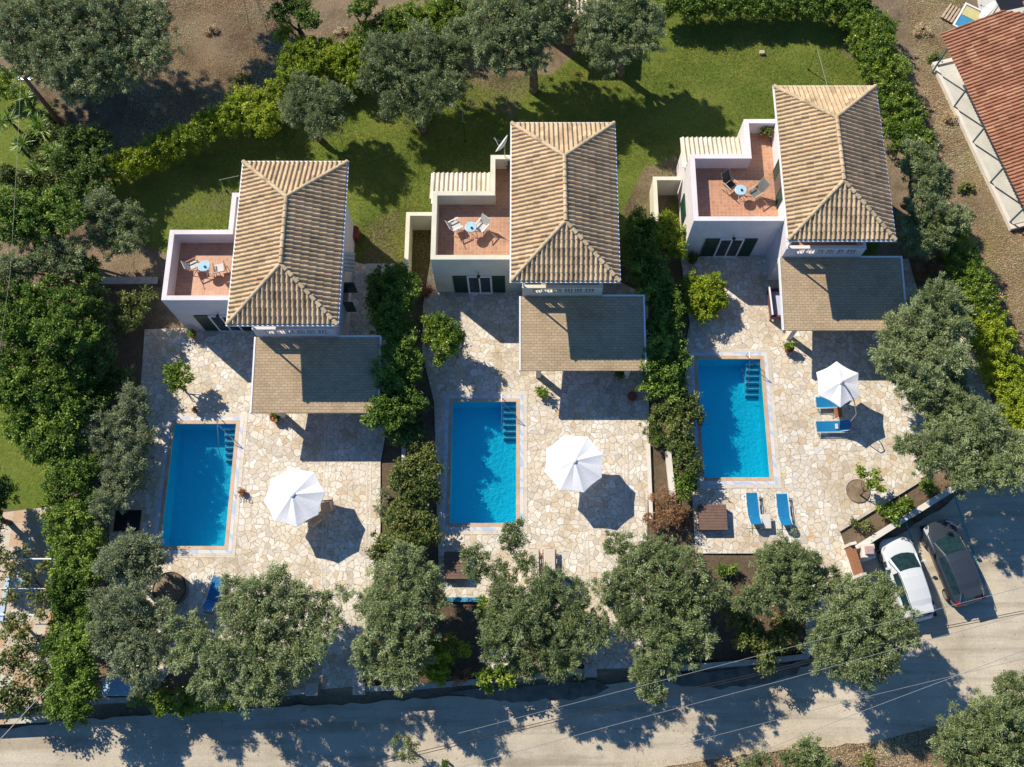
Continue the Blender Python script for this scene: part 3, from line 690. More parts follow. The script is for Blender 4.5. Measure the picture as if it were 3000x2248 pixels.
# ------------------------------------------------------------------ pools
pool_lb = ['blue swimming pool at left, mostly shaded by the grey olive', 'blue swimming pool in the middle, its right half sunlit', 'blue swimming pool at right beside the blue loungers']
for i, (a, b, c, d) in enumerate(POOLS):
    t = thing('swimming_pool', ((a + b) / 2, (c + d) / 2, 0), pool_lb[i], 'pool', 'rectangular pools with tiled borders')
    hw, hl = (b - a) / 2, (d - c) / 2; dep = -1.25
    mb = MB()
    mb.add([(-hw, -hl, dep), (hw, -hl, dep), (hw, hl, dep), (-hw, hl, dep)], [(0, 1, 2, 3)])
    mb.add([(-hw, -hl, dep), (hw, -hl, dep), (hw, hl, dep), (-hw, hl, dep), (-hw, -hl, .0), (hw, -hl, .0), (hw, hl, .0), (-hw, hl, .0)], [(0, 4, 5, 1), (1, 5, 6, 2), (2, 6, 7, 3), (3, 7, 4, 0)])
    mb.build('basin', M['pool'], t)
    def ring(i0, i1, z1, z0=-.02):
        r = MB(); A = rect(-hw, hw, -hl, hl, i0); B = rect(-hw, hw, -hl, hl, i1)
        for k in range(4):
            j = (k + 1) % 4; r.prism([A[k], B[k], B[j], A[j]][::1], z0, z1)
        return r
    ring(-.02, .17, .052).build('coping', M['coping_tile'], t); ring(.173, .36, .046).build('mosaic_border', M['mosaic'], t); ring(.363, .56, .042).build('outer_border', M['border_tile'], t)
    st = MB(); ns = MB()
    for k in range(6):
        y1 = hl - .001 - k * .30; z = -.22 - k * .165
        st.box(hw - .72, hw - .002, y1 - .30, y1, dep, z)
        ns.box(hw - .70, hw - .004, y1 - .345, y1 - .302, z - .15, z + .003)
        ns.box(hw - .70, hw - .004, y1 - .298, y1 - .235, z, z + .005)
    st.build('steps', M['pool_step'], t); ns.build('step_nosing', M['pool_nose'], t)
    hr = MB(); q = [(hw - .78, hl + .18, .04), (hw - .78, hl + .12, .8), (hw - .78, hl - .25, .8), (hw - .78, hl - 1.5, .05), (hw - .78, hl - 1.75, -.6)]
    hr.path(q, .022); hr.path([(hw + .05, hl - 1.2, .05), (hw + .03, hl - 1.0, .55), (hw - .78, hl - .25, .8)], .018)
    hr.build('handrail', M['metal'], t)
    W_ = MB().add([(-hw, -hl, -.14), (hw, -hl, -.14), (hw, hl, -.14), (-hw, hl, -.14)], [(0, 1, 2, 3)]).build('water', M['water'], t)
    for (x, y) in ((-.1, 0), (.2, -1.2), (-.3, -2.2)): MB().lathe([(.055, 0), (.05, .02)], (x * hw, y, dep + .002), 10).build('pool_light', M['white'], t)

# ------------------------------------------------------------------ umbrellas
def umbrella(p, R, n, rim, apex, label, rot, cantilever=False, sc_=0.0):
    t = thing('parasol', (p[0], p[1], 0), label, 'parasol', 'white parasols on the patios')
    mb = MB(); nr = 6; vs = []
    for k in range(nr + 1):
        f = k / nr
        for i in range(n * 4):
            a = rot + 2 * math.pi * i / (n * 4); m = (i % 4) / 4; edge = abs(m - .5) * 2      # 1 at ribs
            rad = R * math.cos(math.pi / n) / math.cos((m - .5) * 2 * math.pi / n)
            rad *= (1 - sc_ * (1 - edge ** 2) * f)
            z = apex - (apex - rim) * (f ** 1.12) - .045 * (1 - edge) * math.sin(math.pi * min(1, f)) * 1.0
            vs.append((rad * f * math.cos(a) if f else 0, rad * f * math.sin(a) if f else 0, z))
    N_ = n * 4; fs = []
    for k in range(nr):
        for i in range(N_): fs.append((k * N_ + i, k * N_ + (i + 1) % N_, (k + 1) * N_ + (i + 1) % N_, (k + 1) * N_ + i))
    # valance
    b0 = nr * N_; off = len(vs)
    for i in range(N_): v = vs[b0 + i]; vs.append((v[0], v[1], v[2] - .07))
    for i in range(N_): fs.append((b0 + i, b0 + (i + 1) % N_, off + (i + 1) % N_, off + i))
    mb.add(vs, fs); o = mb.build('canopy', M['fabric'], t)
    vt = MB(); vt.lathe([(.17, -.03), (.10, .03), (.02, .06)], (0, 0, apex), n)
    vt.build('vent', M['fabric'], o)
    rb = MB()
    for i in range(n):
        a = rot + 2 * math.pi * i / n; rb.tube((0, 0, apex - .05), (R * .97 * math.cos(a), R * .97 * math.sin(a), rim - .03), .014, 6)
    rb.build('ribs', M['wood_pale'] if not cantilever else M['metal'], t)
    if not cantilever:
        MB().tube((0, 0, 0), (0, 0, apex + .05), .028, 10).build('pole', M['wood_pale'], t)
        MB().lathe([(.32, 0), (.32, .06), (.06, .12), (.05, .3)], (0, 0, .035), 16).build('base', M['concrete'], t)
    else:
        c = [(0, 0, apex - .02), (.05, -.1, apex + .12), (.3, -.55, apex + .16), (.55, -1.05, apex + .02), (.78, -1.55, apex - .5), (.86, -1.75, .04)]
        MB().path(c, .028, 8).build('curved_arm', M['metal'], t)
        MB().box(.4, 1.3, -1.79, -1.71, .03, .08).box(.82, .90, -2.2, -1.3, .082, .12).build('base', M['metal'], t)
    return t
umbrella((-11.25, 9.6), 1.52, 8, 2.08, 2.58, 'white eight sided parasol on the left patio, wooden chair showing beside it', .15, sc_=.03)
umbrella((2.58, 11.28), 1.55, 8, 2.12, 2.62, 'white eight sided parasol on the middle patio', .30, sc_=.03)
umbrella((16.17, 15.4), 1.24, 6, 2.2, 2.62, 'white six sided parasol with curved arm above the blue loungers', .50, True, .06)

# ------------------------------------------------------------------ furniture
def chair(loc, rz, label, sling, frame, group, high=False):
    t = thing('chair', loc, label, 'chair', group, rz)      # faces +y, back at -y
    bh = 1.1 if high else .95
    MB().box(-.24, .24, -.2, .26, .43, .455).build('seat', M[sling], t)
    b = MB(); b.add([(-.25, -.22, .47), (.25, -.22, .47), (.25, -.42 - (.15 if high else 0), bh), (-.25, -.42 - (.15 if high else 0), bh), (-.25, -.245, .47), (.25, -.245, .47), (.25, -.445 - (.15 if high else 0), bh), (-.25, -.445 - (.15 if high else 0), bh)],
                    [(0, 1, 2, 3), (7, 6, 5, 4), (0, 4, 5, 1), (1, 5, 6, 2), (2, 6, 7, 3), (3, 7, 4, 0)]); b.build('backrest', M[sling], t)
    for s in (-1, 1):
        MB().tube((s * .27, .3, .0), (s * .27, -.28, .62), .018, 6).build('leg', M[frame], t)
        MB().tube((s * .285, -.3, .0), (s * .285, .26, .62), .018, 6).build('leg', M[frame], t)
        MB().box(s * .28 - .03, s * .28 + .03, -.3, .3, .62, .645).build('armrest', M[frame], t)
        MB().tube((s * .27, -.2, .42), (s * .27, -.45 - (.15 if high else 0), bh + .02), .016, 6).build('back_post', M[frame], t)
    MB().tube((-.27, .27, .43), (.27, .27, .43), .016, 6).build('front_rail', M[frame], t)
    return t
def round_table(loc, R, label, top='glasstable', hgt=.72):
    t = thing('table', loc, label, 'table')
    MB().lathe([(R, 0), (R, .025)], (0, 0, hgt), 28).build('table_top', M[top], t)
    MB().lathe([(R + .015, -.02), (R + .015, .0)], (0, 0, hgt - .002), 28).build('rim', M['white'], t)
    for k in range(3):
        a = 2.1 * k + .5; MB().tube((R * .85 * math.cos(a), R * .85 * math.sin(a), 0), (-R * .5 * math.cos(a), -R * .5 * math.sin(a), hgt - .02), .014, 6).build('leg', M['white'], t)
    return t
TZ = 3.15
def T3(x, y): p = nat(x * K, y * K, TZ + .7); return (p.x, p.y, TZ)
def C3(x, y): p = nat(x * K, y * K, TZ + .5); return (p.x, p.y, TZ)
round_table(T3(441, 575), .30, 'round pale blue table on the terrace of the leftmost villa')
chair(C3(418, 573), math.radians(-62), 'chair left of the table on the leftmost roof terrace, in wall shade', 'sling_white', 'wood', 'roof terrace chairs')
chair(C3(474, 579), math.radians(12), 'wooden chair right of the table on the leftmost roof terrace', 'sling_white', 'wood', 'roof terrace chairs')
round_table(T3(1017, 491), .30, 'round pale blue table on the terrace of the middle cream villa')
chair(C3(984, 487), math.radians(-62), 'white framed chair left of the table on the middle roof terrace', 'sling_white', 'white', 'roof terrace chairs')
chair(C3(1040, 489), math.radians(142), 'white framed chair right of the table on the middle roof terrace', 'sling_white', 'white', 'roof terrace chairs')
round_table(T3(1600, 411), .30, 'round pale blue table on the terrace of the right villa')
chair(C3(1578, 399), math.radians(-140), 'dark high backed chair upper left of the right terrace table', 'sling_dark', 'wood_pale', 'roof terrace chairs', True)
chair(C3(1632, 416), math.radians(125), 'grey high backed chair right of the right terrace table', 'sling_grey', 'wood_pale', 'roof terrace chairs', True)
for (x, y, lb) in ((443, 577, 'left'), (1019, 493, 'middle'), (1602, 411, 'right')):
    p = nat(x * K, y * K, TZ + .75); t = thing('ashtray', (p.x, p.y, TZ + .746), 'small dark green ashtray on the %s roof terrace table' % lb, 'ashtray')
    MB().lathe([(.05, 0), (.07, .04), (.06, .045), (.03, .012)], (0, 0, 0), 12).build('bowl', M['green'], t)
chair((-9.98, 9.4, .03), math.radians(95), 'pale wooden chair just right of the left parasol', 'wood_pale', 'wood_pale', 'dining chairs under the left parasol')
chair((-10.55, 8.75, .03), math.radians(40), 'pale wooden chair half hidden at the lower right of the left parasol', 'wood_pale', 'wood_pale', 'dining chairs under the left parasol')
round_table((-11.0, 9.1, .03), .55, 'round table under the left parasol', 'wood_pale')

def lounger(loc, rz, label, pad='blue', cushion=False, back=38, group='sun loungers by the pools'):
    t = thing('sun_lounger', loc, label, 'sun lounger', group, rz)     # head at -y, feet at +y
    bl, bz = .62, math.radians(back)
    zz = .34
    s = MB()
    n = 8; prof = []
    for k in range(n + 1): prof.append((-.28 + 1.2 * k / n, zz - .03 * math.sin(math.pi * k / n)))
    for y0, y1 in zip(prof[:-1], prof[1:]):
        s.add([(-.285, y0[0], y0[1]), (.285, y0[0], y0[1]), (.285, y1[0], y1[1]), (-.285, y1[0], y1[1])], [(0, 1, 2, 3)])
        s.add([(-.27, y0[0], y0[1] - .02), (.27, y0[0], y0[1] - .02), (.27, y1[0], y1[1] - .02), (-.27, y1[0], y1[1] - .02)], [(3, 2, 1, 0)])
    so = s.build('seat', M[pad], t, smooth=True)
    ends = (-.28 - bl * math.cos(bz), zz + bl * math.sin(bz)); b = MB()
    pr = []
    for k in range(9):
        f = k / 8; hw = .285 if f < .7 else .285 * math.sqrt(max(.05, 1 - ((f - .7) / .34) ** 2)); pr.append((hw, -.29 + (ends[0] + .29) * f, zz + (ends[1] - zz) * f))
    for q0, q1 in zip(pr[:-1], pr[1:]):
        b.add([(-q0[0], q0[1], q0[2]), (q0[0], q0[1], q0[2]), (q1[0], q1[1], q1[2]), (-q1[0], q1[1], q1[2])], [(3, 2, 1, 0), ])
        b.add([(-q0[0], q0[1], q0[2] - .03), (q0[0], q0[1], q0[2] - .03), (q1[0], q1[1], q1[2] - .03), (-q1[0], q1[1], q1[2] - .03)], [(0, 1, 2, 3)])
    b.build('backrest', M[pad], t)
    fr = MB()
    for sx in (-1, 1):
        fr.path([(sx * .30, .96, zz), (sx * .30, -.28, zz), (sx * .29, ends[0] * .95, ends[1] * .97)], .011, 6)
        fr.path([(sx * .34, -.95, zz - .02), (sx * .34, .95, zz - .02)], .013, 6)
    fr.path([(-.30, .96, zz), (-.2, 1.0, zz), (.2, 1.0, zz), (.30, .96, zz)], .016, 6)
    fr.build('frame', M['white'] if not cushion else M['wood'], t)
    for y in (-.85, .8):
        lg = MB(); lg.path([(-.34, y, zz - .02), (-.32, y, 0), (.32, y, 0), (.34, y, zz - .02)], .014, 6); lg.build('leg', M['darkmetal'], t)
    for y in (-.3, .45):
        for sx in (-.36, .36): MB().path([(sx, y, zz), (sx, y, zz + .06), (sx, y - .2, zz + .06)], .012, 6).build('brace', M['white'], t)
    if cushion: MB().box(-.29, .29, -.9, .98, zz + .01, zz + .09).build('cushion', M['cushion'], t, bevel=.03)
    return t
p = P(1627, 1106, .3); lounger((p.x, p.y + .05, .03), math.radians(1.5), 'blue sun lounger below the right pool, nearer the brown box')
p = P(1692, 1108, .3); lounger((p.x, p.y + .05, .03), math.radians(1.5), 'blue sun lounger below the right pool, farther from the brown box')
p = P(1802, 869, .3); lounger((p.x - .05, p.y, .03), math.radians(92), 'blue sun lounger half under the six sided parasol')
p = P(1803, 922, .3); lounger((p.x - .05, p.y, .03), math.radians(91), 'blue sun lounger with a white towel, just below the parasol')
t = thing('towel', (p.x + .05, p.y, .03 + .36), 'small folded white towel on the blue lounger by the parasol', 'towel'); MB().box(-.06, .1, -.15, .13, 0, .03).build('cloth', M['towel'], t, bevel=.01)
p = P(455, 1287, .3); lounger((p.x + .15, p.y, .03), math.radians(-12), 'blue sun lounger at the upper left edge of the biggest olive')
p = P(1152, 1214, .4); lounger((p.x, p.y - .35, .03), 0, 'beige cushioned lounger below the middle pool, left of the pair', 'cushion', True, 12)
p = P(1187, 1213, .4); lounger((p.x, p.y - .35, .03), 0, 'beige cushioned lounger below the middle pool, right of the pair', 'cushion', True, 12)
# small side tables
p = P(1652, 1128, .2); t = thing('side_table', (p.x, p.y, .03), 'low white side table between the two blue loungers below the pool', 'table')
MB().box(-.26, .26, -.36, .36, .36, .385).build('table_top', M['sling_white'], t, bevel=.01)
for sx in (-1, 1):
    for sy in (-1, 1): MB().tube((sx * .22, sy * .32, 0), (sx * .22, sy * .32, .36), .015, 6).build('leg', M['white'], t)
p = P(1808, 893, .25); t = thing('side_table', (p.x, p.y, .03), 'small folding wooden table between the loungers under the parasol', 'table')
MB().box(-.2, .2, -.26, .26, .42, .445).build('table_top', M['wood'], t, bevel=.01)
for sx in (-1, 1): MB().path([(sx * .17, -.24, 0), (sx * .17, .24, .42)], .015, 6).path([(sx * .14, .24, 0), (sx * .14, -.24, .42)], .015, 6).build('leg', M['wood'], t)
# brown boxes
def brown_box(px, py, w_, d_, h_, label, z=.03):
    p = P(px, py, h_); t = thing('equipment_box', (p.x, p.y, z), label, 'box')
    MB().box(-w_ / 2, w_ / 2, -d_ / 2, d_ / 2, 0, h_ - .05).build('side_panels', M['brown_box'], t)
    l = MB(); n = 9
    for k in range(n): y = -d_ / 2 - .03 + k * (d_ + .06) / n; l.box(-w_ / 2 - .03, w_ / 2 + .03, y, y + (d_ + .06) / n - .012, h_ - .048, h_)
    l.build('lid', M['brown_box'], t); return t
brown_box(1540, 1117, 1.35, 1.25, .48, 'brown wooden box with slatted lid near the two blue loungers')
brown_box(985, 1221, 1.15, 1.3, .5, 'dark brown wooden box under the olive below the middle pool')
p = P(275, 1125, .1); t = thing('garden_pit', (p.x, p.y, .03), 'dark square pit with orange edge left of the left pool', 'planter')
MB().box(-.68, .68, -.55, .55, -.02, .02).build('soil', M['darkmetal'], t)
MB().box(.68, .76, -.6, .6, 0, .1).box(-.76, -.68, -.6, .6, 0, .1).box(-.68, .68, .55, .62, 0, .1).box(-.68, .68, -.62, -.55, 0, .1).build('edge', M['coping_tile'], t)
# round tree wells
p = P(367, 1273, .35); t = thing('tree_planter', (p.x, p.y, .03), 'large round raised planter of bare soil below the left pool', 'planter')
MB().lathe([(.82, 0), (.86, .4), (.83, .42), (.81, .34)], (0, 0, 0), 32).build('rim', M['stone_dark'], t, smooth=True)
MB().lathe([(.815, .36), (.7, .37), (.3, .37), (.05, .38)], (0, 0, 0), 32).build('soil', M['soil'], t, smooth=True)
p = P(1853, 1061, .05); t = thing('tree_well', (p.x, p.y, .03), 'flat round tree well around the small lemon tree', 'planter')
MB().lathe([(.60, 0), (.62, .06), (.60, .065), (.595, .04)], (0, 0, 0), 28).build('rim', M['brown_box'], t); MB().lathe([(.598, .045), (.2, .06), (.05, .065)], (0, 0, 0), 28).build('soil', M['soil'], t)

# ------------------------------------------------------------------ foliage
def leaves(centres, dirs, crad, nleaf, ll, lw, base, ctint, tj=.16, out=.55, droop=0.0, flat=.55):
    """numpy leaf quads scattered in clumps; every leaf is a small diamond"""
    n = len(centres) * nleaf
    c = np.repeat(centres, nleaf, 0); d = np.repeat(dirs, nleaf, 0); r = np.repeat(crad, nleaf)[:, None]
    p = c + RNG.normal(0, .5, (n, 3)) * r
    ld = d * out + RNG.normal(0, .55, (n, 3)); ld[:, 2] -= droop; ld /= np.linalg.norm(ld, axis=1)[:, None] + 1e-9
    nn = d * .5 + np.array([-.22, .2, flat]) + RNG.normal(0, .42, (n, 3))
    s = np.cross(ld, nn); s /= np.linalg.norm(s, axis=1)[:, None] + 1e-9
    L = ll * RNG.uniform(.6, 1.35, (n, 1)); Wd = lw * RNG.uniform(.7, 1.3, (n, 1))
    V = np.stack([p, p + ld * L * .45 + s * Wd / 2, p + ld * L, p + ld * L * .45 - s * Wd / 2], 1)
    V -= np.array(base)
    ti = np.clip(np.repeat(ctint, nleaf) + RNG.normal(0, tj, n), 0, 1)
    return V.reshape(-1, 3), ti
def leaf_mesh(name, V, ti, mat, parent):
    Q = np.arange(len(V)).reshape(-1, 4); me = fast_mesh(name, V, Q)
    at = me.attributes.new('tint', 'FLOAT', 'FACE'); at.data.foreach_set('value', ti.astype(np.float32))
    return link(name, me, mat, parent)
STY = {  # leaf length, width, clumps/m2, leaves/clump, clump radius, vertical squash, outward, droop
    'olive': (.125, .038, 21, 78, .155, .8, .95, .1), 'olive_grey': (.135, .036, 21, 78, .155, .8, .95, .12),
    'laurel': (.125, .062, 18, 54, .16, .85, .5, 0), 'laurel_bright': (.10, .062, 24, 44, .13, .75, .4, 0),
    'dark_leaf': (.14, .07, 17, 54, .17, .9, .5, 0), 'mixed_leaf': (.13, .07, 17, 40, .16, .8, .5, 0),
    'citrus': (.15, .09, 14, 34, .16, .8, .4, 0), 'dry_leaf': (.14, .04, 15, 34, .16, .8, .7, 0), 'vine_leaf': (.13, .10, 9, 26, .2, .6, .3, 0),
    'fine_grey': (.10, .03, 24, 50, .10, .7, .9, 0)}
TOT = [0]
def crown(lobes, style, mat, parent, base, dens=1.0, part='crown'):
    ll, lw, cpm, nl, cr, sq, out, droop = STY[style]
    C = []; D = []; R = []; T = []; tt = random.uniform(-.13, .13)
    for (cx_, cy_, cz_, r) in lobes:
        n = max(4, int(math.pi * r * r * cpm * dens * 1.6))
        d = RNG.normal(0, 1, (n, 3)); d[:, 2] = d[:, 2] * .9 + .25; d /= np.linalg.norm(d, axis=1)[:, None]
        # lumpy radius: boughs pushed out, hollows between them
        ph = RNG.uniform(0, 6.28, 6)
        lump = .78 + .17 * np.sin(d[:, 0] * 5 + ph[0]) * np.sin(d[:, 1] * 5 + ph[1]) + .12 * np.sin(d[:, 2] * 7 + ph[2] + d[:, 0] * 4) + RNG.normal(0, .08, n)
        rr = r * np.clip(lump, .3, 1.12) * np.where(RNG.random(n) < .28, RNG.uniform(.35, .8, n), 1)
        if style.startswith('olive'): rr = np.where(RNG.random(n) < .07, r * RNG.uniform(1.1, 1.32, n), rr)
        c = np.array([cx_, cy_, cz_]) + d * rr[:, None] * np.array([1, 1, sq])
        c[:, 2] = np.maximum(c[:, 2], .12)
        C.append(c); D.append(d); R.append(cr * RNG.uniform(.6, 1.4, n)); lt = RNG.normal(0, .07)
        T.append(np.clip(.47 + tt + lt + RNG.normal(0, .14, n), .02, .98))
    C = np.concatenate(C); D = np.concatenate(D); R = np.concatenate(R); T = np.concatenate(T)
    V, ti = leaves(C, D, R, nl, ll, lw, base, T, out=out, droop=droop)
    TOT[0] += len(ti)
    return leaf_mesh(part, V, ti, mat, parent)
def lob(pts, z, jit=.35):
    out = []
    for (x, y, r) in pts:
        zz = z + random.uniform(-jit, jit); p = P(x, y, zz); out.append((p.x, p.y, zz, r * mpp(p)))
    return out
def limb(mb, a, b, r0, r1, k=4, wob=.12):
    a = Vector(a); b = Vector(b); pts = [a]
    for i in range(1, k): f = i / k; pts.append(a.lerp(b, f) + Vector((random.uniform(-wob, wob), random.uniform(-wob, wob), .25 * math.sin(f * math.pi) * wob)))
    pts.append(b)
    for i in range(k): mb.tube(pts[i], pts[i + 1], r0 + (r1 - r0) * i / k, 7, r0 + (r1 - r0) * (i + 1) / k)
def tree(name, label, cat, pts, z, base, style, mat=None, dens=1.0, trunk=.16, group=None, gz=0.0, jit=.35):
    k_ = 1.10 if name == 'olive_tree' else (1.18 if name in ('laurel_tree', 'garden_bush', 'evergreen_tree', 'hedge_tree') else 1.0)
    L = lob([(x, y, r * k_) for x, y, r in pts], z, jit)
    if base is None:
        bx = sum(l[0] for l in L) / len(L); by = sum(l[1] for l in L) / len(L)
    else: q = P(base[0], base[1], gz); bx, by = q.x, q.y
    t = thing(name, (bx, by, gz), label, cat, group)
    crown(L, style, M[mat or style], t, (bx, by, gz), dens)
    mb = MB(); fork = Vector((0, 0, max(.3, (z - gz) * .38)))
    limb(mb, (0, 0, -.05), fork, trunk * 1.35, trunk, 3, .06)
    for l in sorted(L, key=lambda l: -l[3])[:9]:
        e = Vector((l[0] - bx, l[1] - by, l[2] - gz - l[3] * .25)); limb(mb, fork, e, trunk * .55, trunk * .15, 4, .15)
    mb.build('trunk', M['bark'], t, smooth=True)
    return t
def bush(name, label, cat, pts, z, style, mat=None, dens=1.0, group=None, gz=0.0, jit=.2):
    if name == 'hedge_bush' and z > 1: pts = [(x, y, r * 1.45) for x, y, r in pts]
    return tree(name, label, cat, pts, z, None, style, mat, dens, .05, group, gz, jit)

OG = 'olive trees around the villas'
tree('olive_tree', 'large dark grey-green olive filling the top left corner', 'tree', [(40, 50, 75), (110, 30, 70), (190, 40, 80), (280, 60, 70), (120, 110, 65), (200, 130, 60), (60, 120, 50), (330, 110, 45), (250, 150, 55), (150, 170, 45), (330, 40, 40), (160, 195, 28), (205, 190, 25)], 4.2, (170, 190), 'olive', group=OG, trunk=.25)
tree('olive_tree', 'small round olive with pale trunk above the leftmost villa roof', 'tree', [(655, 215, 40), (712, 228, 42), (690, 262, 32), (722, 205, 28), (640, 245, 26), (668, 190, 26)], 3.0, (690, 300), 'olive', group=OG)
tree('olive_tree', 'wide olive with crooked dark trunk upper left of the satellite dish', 'tree', [(845, 130, 48), (905, 110, 52), (970, 120, 50), (870, 185, 50), (940, 195, 48), (810, 170, 36), (905, 245, 28), (975, 185, 34), (820, 110, 32), (990, 80, 30), (845, 235, 24)], 3.6, (914, 282), 'olive', group=OG, trunk=.2)
tree('olive_tree', 'tall olive at the top, directly left of the beige outbuilding', 'tree', [(1055, 35, 55), (1120, 20, 60), (1185, 50, 50), (1095, 95, 55), (1150, 120, 36), (1060, 100, 38), (1200, 10, 45), (1135, 70, 46), (1080, 140, 22)], 4.7, (1152, 195), 'olive', group=OG, trunk=.22)
tree('olive_tree', 'tall olive at the top, directly right of the beige outbuilding', 'tree', [(1285, 40, 44), (1335, 60, 50), (1310, 110, 40), (1372, 30, 46), (1395, 85, 36), (1272, 85, 30), (1345, 15, 40), (1405, 40, 30)], 4.7, (1340, 160), 'olive', group=OG, trunk=.22)
tree('olive_tree', 'grey-green olive left of the leftmost villa above the low stone wall', 'tree', [(225, 450, 40), (262, 490, 46), (212, 500, 30), (288, 475, 28), (250, 535, 26), (205, 455, 28), (285, 520, 24)], 3.2, (300, 520), 'olive', group=OG)
tree('olive_tree', 'long silvery olive along the left side of the left pool', 'tree', [(285, 890, 38), (250, 925, 46), (212, 945, 36), (240, 990, 42), (300, 950, 34), (258, 1035, 46), (232, 1088, 38), (285, 1005, 36), (322, 940, 14), (200, 930, 22), (290, 850, 25)], 2.0, (268, 985), 'olive_grey', group=OG, dens=.85)
tree('olive_tree', 'silvery olive beside the round raised planter, upper of two', 'tree', [(275, 1208, 46), (322, 1192, 28), (245, 1222, 32), (320, 1232, 26), (290, 1180, 28), (340, 1205, 16)], 2.9, (300, 1262), 'olive_grey', group=OG, trunk=.11)
tree('olive_tree', 'silvery olive above the small skylight box, left garden corner', 'tree', [(285, 1295, 40), (245, 1330, 40), (300, 1350, 48), (238, 1380, 38), (322, 1395, 42), (280, 1425, 40), (308, 1458, 34), (352, 1320, 24), (225, 1300, 26)], 2.9, (330, 1320), 'olive_grey', group=OG)
tree('olive_tree', 'biggest olive, spreading over the bottom of the left garden', 'tree', [(505, 1268, 24), (560, 1282, 42), (630, 1300, 42), (505, 1322, 34), (418, 1375, 38), (555, 1345, 60), (645, 1365, 48), (700, 1335, 28), (480, 1420, 50), (575, 1430, 56), (540, 1485, 40), (640, 1435, 42), (455, 1475, 42), (395, 1420, 28), (700, 1290, 16), (742, 1283, 14), (690, 1392, 24), (600, 1240, 22), (385, 1350, 22), (735, 1345, 12), (585, 1500, 25)], 3.3, (560, 1400), 'olive', group=OG, trunk=.22)
tree('olive_tree', 'olive between the paved drive and the yellowish bush', 'tree', [(875, 1215, 42), (915, 1250, 38), (845, 1275, 48), (808, 1305, 36), (880, 1335, 52), (825, 1375, 42), (885, 1400, 44), (850, 1440, 44), (800, 1435, 26), (930, 1310, 32), (840, 1330, 44), (790, 1400, 26), (872, 1470, 24)], 3.2, (865, 1345), 'olive', group=OG, trunk=.18)
tree('olive_tree', 'broad olive right of the dark brown box in the middle garden', 'tree', [(1105, 1165, 26), (1115, 1140, 16), (1032, 1220, 28), (1075, 1232, 20), (1135, 1212, 22), (1095, 1285, 42), (1180, 1275, 44), (1232, 1300, 40), (1085, 1340, 44), (1175, 1350, 52), (1250, 1355, 46), (1292, 1372, 26), (1078, 1395, 36), (1140, 1410, 46), (1212, 1420, 40), (1195, 1450, 22), (1135, 1330, 44), (1300, 1340, 14), (1015, 1195, 16)], 3.2, (1165, 1340), 'olive', group=OG, trunk=.2)
tree('olive_tree', 'large dark olive below the red-brown shrub, between two gardens', 'tree', [(1338, 1180, 28), (1380, 1225, 40), (1440, 1210, 46), (1492, 1240, 42), (1325, 1272, 30), (1395, 1290, 54), (1480, 1305, 50), (1540, 1275, 34), (1360, 1340, 38), (1430, 1370, 54), (1500, 1375, 44), (1440, 1420, 40), (1395, 1455, 32), (1410, 1500, 26), (1330, 1300, 22), (1350, 1245, 28), (1395, 1190, 30)], 3.3, (1430, 1330), 'olive', group=OG, trunk=.22)
tree('olive_tree', 'olive left of the white car covering the garden entrance', 'tree', [(1700, 1192, 34), (1740, 1212, 30), (1680, 1240, 46), (1735, 1262, 46), (1648, 1292, 38), (1612, 1300, 26), (1785, 1258, 32), (1720, 1310, 28), (1665, 1215, 30)], 3.2, (1725, 1300), 'olive', group=OG)
tree('olive_tree', 'olive overhanging the road in front of the white car', 'tree', [(1850, 1280, 36), (1900, 1305, 44), (1838, 1330, 48), (1795, 1390, 44), (1875, 1375, 54), (1935, 1350, 40), (1962, 1378, 26), (1850, 1430, 42), (1902, 1425, 38), (1785, 1430, 28), (1868, 1468, 18), (1800, 1340, 34), (1905, 1270, 26)], 3.3, (1850, 1345), 'olive', group=OG, trunk=.2)
tree('olive_tree', 'olive over the corner of the right veranda roof', 'tree', [(2030, 650, 46), (1978, 690, 48), (2060, 700, 42), (1938, 730, 42), (1925, 775, 36), (2010, 770, 46), (2062, 780, 34), (1980, 820, 38), (1945, 812, 26), (2020, 715, 40)], 3.3, (1998, 750), 'olive', group=OG, trunk=.2)
tree('olive_tree', 'olive on the right side between veranda olive and parking olive', 'tree', [(2035, 862, 44), (2080, 890, 38), (2000, 845, 32), (2062, 830, 30), (2030, 900, 32), (1985, 870, 24)], 3.2, (2040, 880), 'olive', group=OG)
tree('olive_tree', 'olive overhanging the shaded top of the parking bay', 'tree', [(2060, 940, 42), (2122, 925, 48), (2172, 965, 48), (2008, 968, 36), (2062, 992, 46), (2130, 1008, 44), (2188, 1020, 42), (1962, 962, 24), (2000, 1002, 26), (2215, 985, 40), (2080, 1040, 26)], 3.3, (2100, 975), 'olive', group=OG, trunk=.2)
tree('olive_tree', 'slender grey olive right of the right villa roof, upper', 'tree', [(1985, 335, 34), (2010, 380, 38), (1992, 425, 34), (2030, 410, 26), (1965, 370, 20)], 3.0, None, 'olive', group=OG)
tree('olive_tree', 'grey olive right of the right villa roof, lower', 'tree', [(2020, 480, 42), (1985, 520, 34), (2060, 470, 28), (2030, 520, 26), (1975, 470, 26)], 3.0, None, 'olive', group=OG)
tree('olive_tree', 'olive in the bottom right corner beyond the road', 'tree', [(2195, 1500, 42), (2150, 1550, 52), (2085, 1580, 42), (2205, 1580, 52), (2130, 1620, 56), (2050, 1602, 34), (2195, 1640, 50), (2080, 1650, 40), (2160, 1670, 45)], 2.6, (2150, 1610), 'olive', group=OG, gz=ROADZ, trunk=.2)
tree('young_olive', 'low olive bush at the bottom edge right of centre', 'tree', [(1748, 1622, 32), (1710, 1650, 24), (1785, 1648, 18), (1745, 1660, 30)], .6, None, 'olive', gz=ROADZ)
